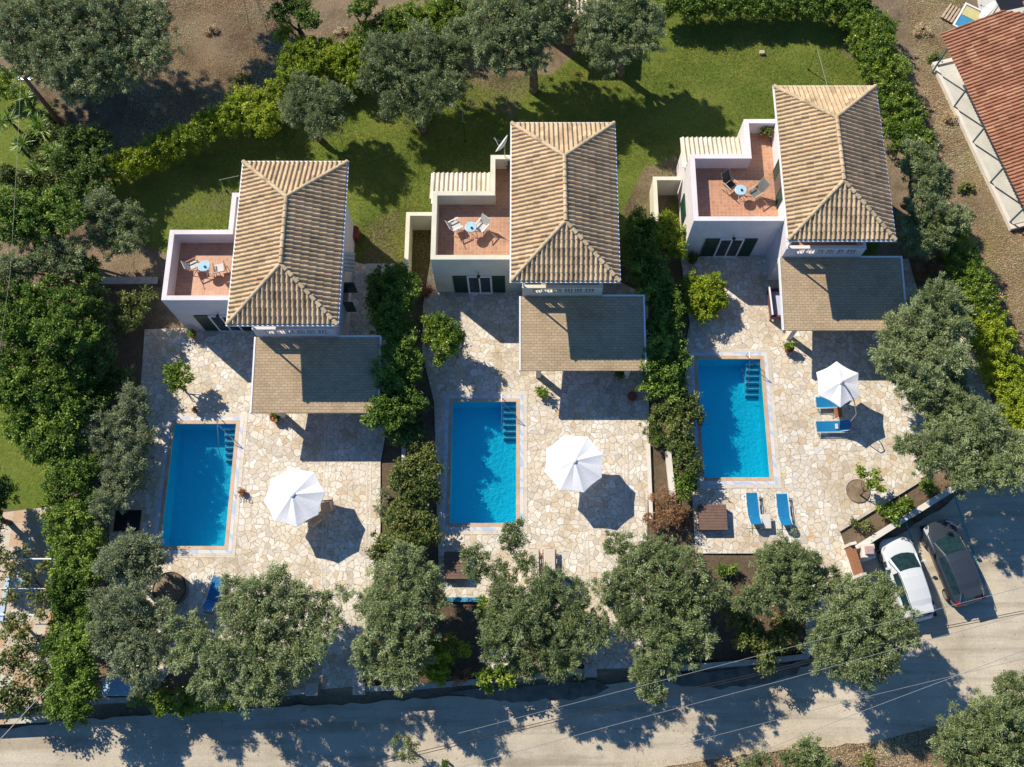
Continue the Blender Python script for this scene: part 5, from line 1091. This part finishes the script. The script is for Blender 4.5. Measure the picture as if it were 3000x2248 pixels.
# ------------------------------------------------------------------ cars
def loftgrid(mb, rows, pred=lambda i, j: True, t=.5):
    m = len(rows[0]); vs = [p for r in rows for p in r]; fs = []
    for i in range(len(rows) - 1):
        for j in range(m - 1):
            if pred(i, j): fs.append((i * m + j, i * m + j + 1, (i + 1) * m + j + 1, (i + 1) * m + j))
    mb.add(vs, fs, t); return mb
def car(front, rear, z, W, label, paintm, rails=False, rail_m='white'):
    front = Vector(front); rear = Vector(rear); d = (front - rear); L = d.xy.length; c = (front + rear) / 2
    rz = math.atan2(d.y, d.x)
    t = thing('parked_car', (c.x, c.y, z), label, 'car', 'cars in the parking bay', rz)    # local +x = front
    h = L / 2; hw = W / 2
    # lower body stations: x, half width, top z at centre, shoulder z
    rr_ = 0
    st = [(h, .50, .50, .42), (h - .03, .62, .60, .52), (h - .12, .76, .68, .60), (h - .30, .85, .76, .68), (h - .6, .885, .84, .77), (h - 1.0, .90, .91, .86), (h - 1.25, .90, .95, .90), (h - 1.9, .90, .95, .93), (h - 2.8, .90, .97, .95), (h - 3.4, .89, .98, .96), (-h + .35, .87, .98, .95), (-h + .16, .80, .95, .90), (-h + .04, .66, .86, .78), (-h, .55, .72, .66)]
    rows = []
    for x, w_, zt, zs in st:
        w_ = w_ * hw / .9; e = .20 if abs(x) < h - .5 else .26; row = []
        for y, zz in ((w_ * .90, e), (w_ * .985, e + .12), (w_, (e + zs) / 2 + .05), (w_ * .985, zs - .06), (w_ * .93, zs + .015), (w_ * .80, zs + (zt - zs) * .55), (w_ * .45, zt - .005), (0, zt)):
            row.append((x - .10 * (1 - (y / max(w_, .01)) ** 2) * 0 + (.05 * (1 - (y / hw) ** 2) if x > h - .5 else 0), y, zz))
        row = row + [(a, -b, c_) for a, b, c_ in reversed(row[:-1])]
        rows.append(row)
    body = MB(); loftgrid(body, rows)
    m = len(rows[0])
    body.add(rows[0], [tuple(range(m))]); body.add(rows[-1], [tuple(reversed(range(m)))])
    bo = body.build('body', paintm, t, smooth=True)
    ss = bo.modifiers.new('sub', 'SUBSURF'); ss.levels = 1; ss.render_levels = 1
    # greenhouse
    gs = [(h - 1.02, .70, .93, .0), (h - 1.78, .60, 1.40, .10), (h - 2.1, .585, 1.455, .08), (h - 2.7, .58, 1.475, .06), (h - 3.25, .57, 1.45, .06), (-h + .62, .52, 1.37, .08), (-h + .22, .56, 1.00, .05)]
    def gh(off=0.0):
        out = []
        for i, (x, wr, zt, cr) in enumerate(gs):
            k = hw / .9; wb = .82 * k if 0 < i < len(gs) - 1 else wr * k + .06; wr_ = wr * k
            zb = .94; row = []
            P_ = [(wb, zb), (wb * .985, zb + .05), (wr_ + .045, zt - .10 if 0 < i < 6 else zb + .0), (wr_, zt - .035), (wr_ * .93, zt - .01), (wr_ * .5, zt + cr * .2), (0, zt + cr * .3)]
            for (y, zz) in P_:
                bow = .20 * (1 - (y / wb) ** 2) if i == 0 else (.10 * (1 - (y / wb) ** 2) if i == 1 else (-.05 * (1 - (y / wb) ** 2) if i >= 5 else 0))
                row.append((x + bow, y * (1 + off), zz + off))
            out.append(row + [(a, -b, c_) for a, b, c_ in reversed(row[:-1])])
        return out
    G = gh(); n = len(G[0])
    isws = lambda i, j: i == 0 and 4 <= j <= n - 6
    isrw = lambda i, j: i == 5 and 4 <= j <= n - 6
    isside = lambda i, j: 0 < i < 5 and j in (1, n - 3) or (0 < i < 5 and j in (1,))
    ro = loftgrid(MB(), G, lambda i, j: not (isws(i, j) or isrw(i, j) or isside(i, j))).build('roof', paintm, t, smooth=False)
    loftgrid(MB(), gh(.004), isws).build('windscreen', M['car_glass'], t, smooth=True)
    loftgrid(MB(), gh(.004), isrw).build('rear_window', M['car_glass'], t, smooth=True)
    for s in (0, 1):
        loftgrid(MB(), gh(.006), lambda i, j: 0 < i < 5 and (j == 1 if s == 0 else j == n - 3)).build('side_window', M['car_glass'], t)
    for s in (-1, 1):
        tr = MB(); tr.path([(h - 1.1, s * hw * .90, .955), (h - 1.8, s * hw * .70, 1.385), (h - 2.7, s * hw * .685, 1.46), (-h + .6, s * hw * .64, 1.37), (-h + .2, s * hw * .74, 1.0)], .014 if not rails else .022, 6)
        tr.build('roof_rail' if rails else 'window_trim', M['metal'] if rails else M['darkmetal'], t)
        mi = MB(); mi.tube((h - 1.45, s * hw * .92, .98), (h - 1.42, s * (hw + .06), 1.0), .02, 6); mi.box(h - 1.5, h - 1.38, min(s * (hw + .03), s * (hw + .2)), max(s * (hw + .03), s * (hw + .2)), .95, 1.08)
        mi.build('wing_mirror', paintm, t, bevel=.03)
        hl_ = MB(); hl_.add([(h - .02, s * .52, .58), (h - .16, s * .80 * hw / .9, .60), (h - .55, s * .855 * hw / .9, .80), (h - .38, s * .66, .795), (h - .10, s * .50, .68)], [(0, 1, 2, 3, 4) if s < 0 else (4, 3, 2, 1, 0)]); hl_.build('headlight', M['lamp_glass'], t)
        tl = MB(); tl.box(-h + .05, -h + .30, min(s * hw * .66, s * hw * .87), max(s * hw * .66, s * hw * .87), .74, .945); tl.build('tail_light', M['tail'], t, bevel=.03)
        for x in (h - .78, -h + .72):
            wh = MB(); wh.tube((x, s * (hw - .19), .32), (x, s * (hw + .012), .32), .32, 24); w_o = wh.build('wheel', M['rubber'], t, bevel=.02)
            MB().tube((x, s * (hw + .0), .32), (x, s * (hw + .02), .32), .21, 20).build('rim', M['metal'], w_o)
    MB().box(h - 1.0, h + .02, -hw * .86, hw * .86, .16, .30).box(-h + .05, -h + .7, -hw * .66, hw * .66, .16, .34).build('bumper', M['darkmetal'], t, bevel=.03)
    MB().box(-h + .3, -h + .70, -hw * .54, hw * .54, 1.395, 1.415).build('spoiler', paintm, t)
    wp = MB(); wp.path([(h - .98, .45, .975), (h - 1.08, -.1, 1.035)], .011, 5); wp.path([(h - .98, -.1, .99), (h - 1.1, -.55, 1.01)], .011, 5); wp.build('wiper', M['darkmetal'], t)
    MB().box(h + .012, h + .03, -.26, .26, .36, .47).build('number_plate', M['white'], t)
    MB().box(-h - .03, -h - .012, -.26, .26, .52, .63).build('number_plate', M['white'], t)
    return t
car((18.98, 7.92), (19.86, 3.80), ROADZ + .012, 1.74, 'white parked hatchback in the parking bay, nearer the garden gate', M['car_white'])
car((21.28, 8.74), (22.42, 4.62), ROADZ + .012, 1.76, 'dark grey parked estate car on the right side of the parking bay', M['car_dark'], True)
# faded teal bay lines
bl = MB()
for a, b in (((2300 + 1480 / 3.014, 1350 + 270 / 3.014), (2300 + 1760 / 3.014, 1350 + 1100 / 3.014)), ((2300 + 1065 / 3.014, 1350 + 545 / 3.014), (2300 + 1230 / 3.014, 1350 + 1000 / 3.014))):
    a = nat(*a, ROADZ); b = nat(*b, ROADZ); d = (b - a).normalized(); nn = Vector((-d.y, d.x, 0)) * .04
    bl.add([a - nn, b - nn, b + nn, a + nn], [(0, 1, 2, 3)])
M['teal_line'] = plain('faded_teal_line', (.10, .36, .32), .8, var=.5, scale=8)
for i, v in enumerate(bl.v): bl.v[i] = (v[0], v[1], ROADZ + .018)
tag(bl.build('parking_marking', M['teal_line']), kind='structure')

# gate house things by the white car: post box pillar, gate, bins
p = P(1862, 1196, 0); t = thing('gate_post', (p.x, p.y, 0), 'white square gate post with tiled cap beside the white car', 'pillar')
MB().box(-.32, .32, -.34, .34, -.9, 1.0).build('shaft', M['white_wall'], t, bevel=.02); MB().box(-.2, .2, -.2, .2, 1.002, 1.2).build('cap', M['pink_tile'], t, bevel=.02)
p = P(1838, 1214, 0); t = thing('garden_gate', (p.x, p.y, 0), 'brown wooden garden gate left of the white car', 'gate', rz=math.radians(12))
MB().box(-.12, .12, -.7, .7, .05, .95).build('gate_leaf', M['wood'], t, bevel=.01); MB().box(-.16, .16, .71, .85, 0, 1.15).box(-.16, .16, -.85, -.71, 0, 1.15).build('gate_frame', M['white_wall'], t)
# stone counter by the left villa's right side
p = P(822, 583, .8); t = thing('barbecue_counter', (p.x, p.y, 0), 'white tiled counter between the left villa and dark laurel', 'counter')
MB().box(-.75, .75, -.3, .3, 0, .8).build('base', M['stone_dark'], t); MB().box(-.8, .8, -.34, .34, .802, .87).build('counter_top', M['border_tile'], t)
# red box on villa 1 east wall
p = nat(950 + 480 / 5.528, 560 + 660 / 5.528, .6); t = thing('red_box', (O1[0] + 4.24, p.y, 0), 'narrow red box against the right wall of the leftmost villa', 'box')
MB().box(-.12, .12, -.36, .36, 0, .6).build('casing', M['red'], t, bevel=.04); MB().box(-.13, .13, -.37, .37, .602, .63).build('lid', M['red'], t)
# round grey flue left of villa 1
p = nat(400 + 215 / 2.949, 450 + 1000 / 2.949, 1.4); t = thing('water_tank', (O1[0] - 5.0, p.y, 0), 'grey round tank beside the left wall of the leftmost villa', 'tank')
MB().lathe([(.45, 0), (.47, 1.2), (.4, 1.35), (.1, 1.42)], (0, 0, 0), 20).build('tank_shell', M['concrete'], t, smooth=True); MB().lathe([(.12, 0), (.12, .06)], (0, 0, 1.42), 12).build('lid', M['darkmetal'], t)
# swing bench by right veranda
p = P(1677, 655, .6); t = thing('garden_bench', (p.x, p.y, .03), 'maroon framed garden bench with lilac cushion by the right veranda', 'bench', rz=math.radians(2))
MB().box(-.24, .3, -.72, .72, .42, .52).build('cushion', M['towel'], t, bevel=.03)
MB().box(-.42, -.34, -.82, .82, .9, .96).build('back_rail', M['white'], t); MB().box(-.40, -.35, -.78, .78, .35, .9).build('backrest', M['frame_maroon'], t)
MB().box(-.34, .34, -.84, -.74, .3, .66).box(-.34, .34, .74, .84, .3, .66).build('armrests', M['frame_maroon'], t)
for sx in (-.3, .3):
    for sy in (-.78, .78): MB().box(sx - .04, sx + .04, sy - .04, sy + .04, 0, .3).build('leg', M['frame_maroon'], t)
# skylight box at the lower left road corner
p = P(340 / 1.0 - 0, 1480, .5); p = P(338 * .0 + 251, 1484, .6)
t = thing('meter_cabinet', (p.x, p.y, 0), 'low glass topped cabinet beside the left road wall', 'cabinet')
MB().box(-.72, .72, -.42, .42, -.2, .55).build('casing', M['white_wall'], t); MB().box(-.68, .0, -.38, .38, .552, .57).box(.03, .68, -.38, .38, .552, .57).build('glass_lid', M['sky_paint'], t)
t2 = thing('bin_lid', (P(1075, 1425, .5).x, P(1075, 1425, .5).y, 0), 'pale square slab beside the broad olive above the road wall', 'slab', rz=.5)
MB().box(-.6, .6, -.45, .45, 0, .5).build('slab', M['white_wall'], t2, bevel=.02)
# pale blue frame on the neighbour patio
p = P(50, 1300, 1.0); t = thing('pergola_frame', (p.x, p.y, 0), 'pale blue and white timber frame under the loose vine', 'pergola')
MB().box(-.5, -.3, -1.0, 1.1, 1.9, 2.05).build('beam', M['sky_paint'], t); MB().box(-1.5, 1.6, .5, .53, 2.06, 2.09).box(-1.5, 1.6, -.75, -.69, 2.06, 2.12).box(-1.5, 1.6, 1.9, 1.96, 2.06, 2.12).build('rail', M['white'], t)
for x, y in ((-.4, -.9), (-.4, 1.0), (1.4, .5)): MB().box(x - .05, x + .05, y - .05, y + .05, 0, 1.9).build('post', M['sky_paint'], t)
MB().add([(-.42, 1.0, 1.4), (.1, 1.2, 1.4), (.1, 1.0, 1.35), (-.35, .7, 1.35)], [(0, 1, 2, 3)]).build('shade_cloth', M['sky_paint'], t)

# dishes
def dish(loc, rz, R, label, mast):
    t = thing('satellite_dish', loc, label, 'satellite dish', rz=rz)
    mb = MB(); vs = []; n = 24; rings = 5
    tl = Matrix.Rotation(math.radians(68), 4, 'X')
    for k in range(rings + 1):
        for i in range(n):
            a = 2 * math.pi * i / n; r = R * k / rings; v = Vector((r * math.cos(a), r * math.sin(a) * 1.08, .35 * (r * r) / R)); v = tl @ v; vs.append(v + Vector((0, 0, mast)))
    fs = [(k * n + i, k * n + (i + 1) % n, (k + 1) * n + (i + 1) % n, (k + 1) * n + i) for k in range(rings) for i in range(n)]
    mb.add(vs, fs); o = mb.build('reflector', M['asphalt_grey'], t, smooth=True); so = o.modifiers.new('solid', 'SOLIDIFY'); so.thickness = .015
    f = tl @ Vector((0, 0, R * 1.15)) + Vector((0, 0, mast)); b = tl @ Vector((0, -R * .95, R * .3)) + Vector((0, 0, mast)); c = tl @ Vector((0, R * .4, R * .1)) + Vector((0, 0, mast))
    MB().path([b, f], .014, 6).path([c, f], .01, 6).tube(f, f + Vector((0, -.08, 0)), .04, 8).build('feed_arm', M['metal'], t)
    MB().path([(0, 0, 0), (0, 0, mast - .1), (0, .06, mast)], .025, 8).build('mast', M['metal'], t)
p = nat(1150 + 970 / 2.949, 330 + 355 / 2.949, 4.15)
dish((p.x, O2[1] + 8.15, 4.15), math.radians(-120), .52, 'white satellite dish on the parapet behind the middle villa', 1.1)
p = nat(2909, 22, 3.0); dish((p.x, p.y, 0), math.radians(-115), .55, 'white satellite dish behind the red tiled roof, top right corner', 2.6)

# utility pole, wires
b = P(150, 290, 0); t = thing('utility_pole', (b.x, b.y, 0), 'brown wooden utility pole leaning among the yuccas, top left', 'pole')
MB().tube((0, 0, -.1), (0, 0, 5.5), .16, 12, .11).build('shaft', M['pole_wood'], t, smooth=True); MB().box(-.35, .35, -.05, .05, 5.2, 5.3).build('crossarm', M['metal'], t); MB().lathe([(.05, 0), (.06, .12), (.03, .16)], (-.3, 0, 5.3), 8).lathe([(.05, 0), (.06, .12), (.03, .16)], (.3, 0, 5.3), 8).build('insulator', M['sky_paint'], t)
def cable(pts, z, r, label, m='wire', sag=.0, group='overhead cables'):
    Q = [nat(x, y, zz) for (x, y), zz in zip(pts, z)]; base = Q[0]
    t = thing('power_cable', base, label, 'cable', group); MB().path([q - base for q in Q], r, 6).build('strand', M[m], t); return t
cable([(61, 231), (48, 500), (30, 800), (-10, 1100)], [5.4, 5.2, 5.1, 5.2], .008, 'thin cable running down the left edge from the utility pole', 'cable')
cable([(-40, 2210), (118, 2040), (160, 2000)], [5, 4.6, 4.5], .02, 'short grey cable at the lower left corner')
cable([(1342, 2149), (1800, 2030), (2489, 1852), (3100, 1694)], [5.2, 5.0, 5.0, 5.2], .010, 'pale cable passing over the lower ends of both cars')
cable([(1300, 2262), (1800, 2124), (2300, 1992), (2711, 1877), (3100, 1772)], [5.2, 5.0, 4.9, 5.0, 5.2], .010, 'pale cable over the middle of the overhanging olive')
cable([(980, 2262), (1677, 2095), (2200, 1977), (2780, 1833), (3100, 1770)], [5.2, 5.0, 4.9, 5.0, 5.2], .014, 'black upper strand of the double cable crossing the road', 'cable')
cable([(985, 2270), (1677, 2103), (2200, 1984), (2780, 1840), (3100, 1777)], [5.2, 5.0, 4.9, 5.0, 5.2], .014, 'black lower strand of the double cable crossing the road', 'cable')
cable([(1990, 2183), (2484, 2055), (2787, 1982), (3100, 1905)], [5, 4.9, 4.9, 5], .009, 'thin pale cable below the overhanging olive, upper of the lower pair')
cable([(2080, 2262), (2513, 2089), (2787, 1986), (3100, 1868)], [5, 4.9, 4.9, 5], .010, 'pale cable below the overhanging olive, lower of the lower pair')
# clothes line poles
def line_pole(base, h, to, label):
    t = thing('line_pole', base, label, 'pole'); b = Vector(base)
    MB().tube((0, 0, 0), (0, 0, h), .03, 8, .025).build('post', M['metal'], t)
    MB().tube((0, 0, h), Vector(to) - b, .016, 6).build('line', M['wire'], t)
    MB().lathe([(.07, 0), (.06, .04), (.03, .05)], (0, 0, 0), 10).build('foot', M['darkmetal'], t)
b = P(1746, 150, 0); line_pole((b.x, b.y, 0), 1.9, P(1787, 186, 6.2), 'metal line pole on the lawn with wires to the right villa roof')
b = P(488, 412, 0); line_pole((b.x, b.y, 0), 1.2, P(516, 380, 3.0), 'short pole leaning by the top left corner of the leftmost villa')
b = P(1005, 305, 0); line_pole((b.x, b.y, 0), 2.0, P(998, 235, 2.2), 'thin pole under the wide olive near the satellite dish')
b = P(1645, 115, 0); t = thing('sprinkler_box', (b.x, b.y, 0), 'tiny tan box lying on the top lawn', 'box'); MB().box(-.14, .14, -.1, .1, -.05, .12).build('casing', M['wood_pale'], t, bevel=.02); MB().box(-.15, .15, -.11, .11, .122, .14).build('lid', M['wood_pale'], t)
b = P(1448, 395 * .99, 0); 

# ------------------------------------------------------------------ neighbour house, top right
A = nat(2753, 99, 2.5); B = nat(3000, 612, 2.5)
ed = (B - A).xy.normalized(); ex = Vector((ed.x, ed.y, 0)); nv = Vector((-ed.y, ed.x, 0))       # nv points inland (to the upper right)
if nv.x < 0: nv = -nv
t = thing('neighbour_house', (A.x, A.y, 0), 'red tiled house with porch at the top right corner', 'house')
mb = MB(); L = 19.0; Wd = 4.6
tile_slope(mb, (0, 0, 0), ex, nv, L, lambda u: min(Wd, 3.4 + 1.5 * u) if u < 1 else Wd, .26, 2.5, p=.21, c=.42, hgt=.06, seed=21)
rf = mb.build('roof', M['tile_red'], t)
mb = MB(); top = nv * Wd + Vector((0, 0, 2.5 + Wd * .26))
vs = [top, top + ex * L, top + ex * L + nv * 4.6 - Vector((0, 0, 1.2)), top + nv * 4.6 - Vector((0, 0, 1.2))]
tile_slope(mb, (nv * 9.2 + ex * L), -ex, -nv, L, lambda u: 4.6, .26, 2.5, p=.21, c=.42, hgt=.06, seed=22); mb.build('roof', M['tile_red'], t)
rc = MB(); ridge_caps(rc, top, top + ex * L, .11, .4, 5); rc.build('ridge_tiles', M['tile_red'], rf)
mb = MB(); q0 = nv * 1.9 + ex * .5; q1 = nv * 8.9 + ex * .5; q2 = nv * 8.9 + ex * (L - .4); q3 = nv * 1.9 + ex * (L - .4)
mb.prism([(q.x, q.y) for q in (q0, q3, q2, q1)], -.1, 2.85); mb.build('wall', M['wall_cream'], t)
offs = [nv.dot(nat(2200 + x / 2.369, y / 2.369, 0) - Vector((A.x, A.y, 0))) for x, y in ((1400, 755), (1530, 1000), (1650, 1280), (1785, 1555))]
e0 = ex.dot(nat(2774, 190, 0) - Vector((A.x, A.y, 0))); e1 = ex.dot(nat(2953, 663, 0) - Vector((A.x, A.y, 0)))
po = MB(); off = sum(offs) / 4 + .02
q = [nv * off + ex * (e0 + 0.000), nv * off + ex * (e1 + 0.000), nv * 2 + ex * (e1 + 0.000), nv * 2 + ex * (e0 + 0.000)]; po.prism([(a.x, a.y) for a in q], -.1, .12); po.build('porch_floor', M['concrete'], t)
kb = MB(); q = [nv * (off - .12) + ex * (e0 + -0.100), nv * (off - .12) + ex * (e1 + 0.100), nv * (off + .08) + ex * (e1 + 0.100), nv * (off + .08) + ex * (e0 + -0.100)]; kb.prism([(a.x, a.y) for a in q], -.1, .22)
q = [nv * (off - .12) + ex * (e0 + -0.250), nv * (off - .12) + ex * (e0 + -0.005), nv * 2 + ex * (e0 + -0.005), nv * 2 + ex * (e0 + -0.250)]; kb.prism([(a.x, a.y) for a in q][::-1], -.1, .24)
q = [nv * (off - .12) + ex * (e1 + 0.102), nv * (off - .12) + ex * (e1 + 0.300), nv * 2 + ex * (e1 + 0.300), nv * 2 + ex * (e1 + 0.102)]; kb.prism([(a.x, a.y) for a in q][::-1], -.1, .24); kb.build('porch_kerb', M['white_wall'], t)
for (x, y) in ((1260, 500), (1400, 755), (1530, 1000), (1650, 1280), (1785, 1555)):
    g = nat(2200 + x / 2.369, y / 2.369, 0) - Vector((A.x, A.y, 0)); MB().tube((g.x, g.y, 0), (g.x, g.y, 2.55), .055, 8).build('porch_post', M['teal_paint'], t)
    MB().tube((g.x, g.y, 2.48), (g.x + nv.x * 1.0, g.y + nv.y * 1.0, 2.6), .035, 6).build('porch_beam', M['teal_paint'], t)
# blue framed board, pallet and dark awning near that house
p = nat(2836, 62, 1.0); t = thing('display_board', (p.x, p.y, 0), 'white framed board with blue and yellow panels behind the red roof', 'board', rz=math.radians(58))
MB().box(-.9, -.02, -.6, .55, 1.2, 1.24).build('panel', M['blue_panel'], t); MB().box(.02, .75, -.6, .55, 1.2, 1.24).build('panel', M['yellow_panel'], t)
MB().box(-1.0, .9, .57, .68, 1.16, 1.28).box(-1.0, -.91, -.6, .566, 1.16, 1.28).box(.8, .9, -.6, .566, 1.16, 1.28).build('frame', M['white'], t)
for sx in (-.9, .8): MB().box(sx - .04, sx + .04, -.04, .04, 0, 1.2).build('leg', M['white'], t)
p = nat(2798, 38, .3); t = thing('pallet', (p.x, p.y, 0), 'brown wooden pallet lying left of the blue and yellow board', 'pallet', rz=math.radians(55))
mb = MB()
for k in range(6): mb.box(-.6, .6, -.55 + k * .2, -.43 + k * .2, .12, .15)
mb.build('slats', M['wood_pale'], t); MB().box(-.58, -.48, -.55, .57, 0, .118).box(-.05, .05, -.55, .57, 0, .118).box(.48, .58, -.55, .57, 0, .118).build('bearers', M['brown_box'], t)
p = nat(2970, 5, 2.0); t = thing('awning', (p.x, p.y, 0), 'dark grey awning at the very top right corner', 'awning', rz=math.radians(14))
MB().box(-1.0, 1.4, -.5, .5, 2.0, 2.06).build('awning_sheet', M['darkmetal'], t)
for sx in (-.9, 1.3): MB().tube((sx, 0, 0), (sx, 0, 2.0), .04, 8).build('leg', M['metal'], t)
# concrete yard behind that house
sheet('yard', [nat(2850, -60, 0).xy[:], nat(3300, -60, 0).xy[:], nat(3300, 200, 0).xy[:], nat(2870, 40, 0).xy[:]], .02, M['concrete'])
# beige outbuilding between the two top olives
p = P(1238, 20, 3.0); t = thing('outbuilding', (p.x, p.y, 0), 'beige outbuilding between the two tall olives at the top', 'building')
MB().box(-1.3, 1.3, 0, 5, -.1, 2.9).build('wall', M['wall_cream'], t)
mb = MB(); tile_slope(mb, (-1.6, -.4, 0), (1, 0, 0), (0, 1, 0), 3.2, lambda u: 5.2, .12, 2.92, p=.23, c=.4, seed=31); mb.build('roof', M['tile_cream'], t)
MB().box(-.4, .4, -.05, -.002, 0, 2.0).build('door', M['wood'], t)
print('leaf quads', TOT[0])
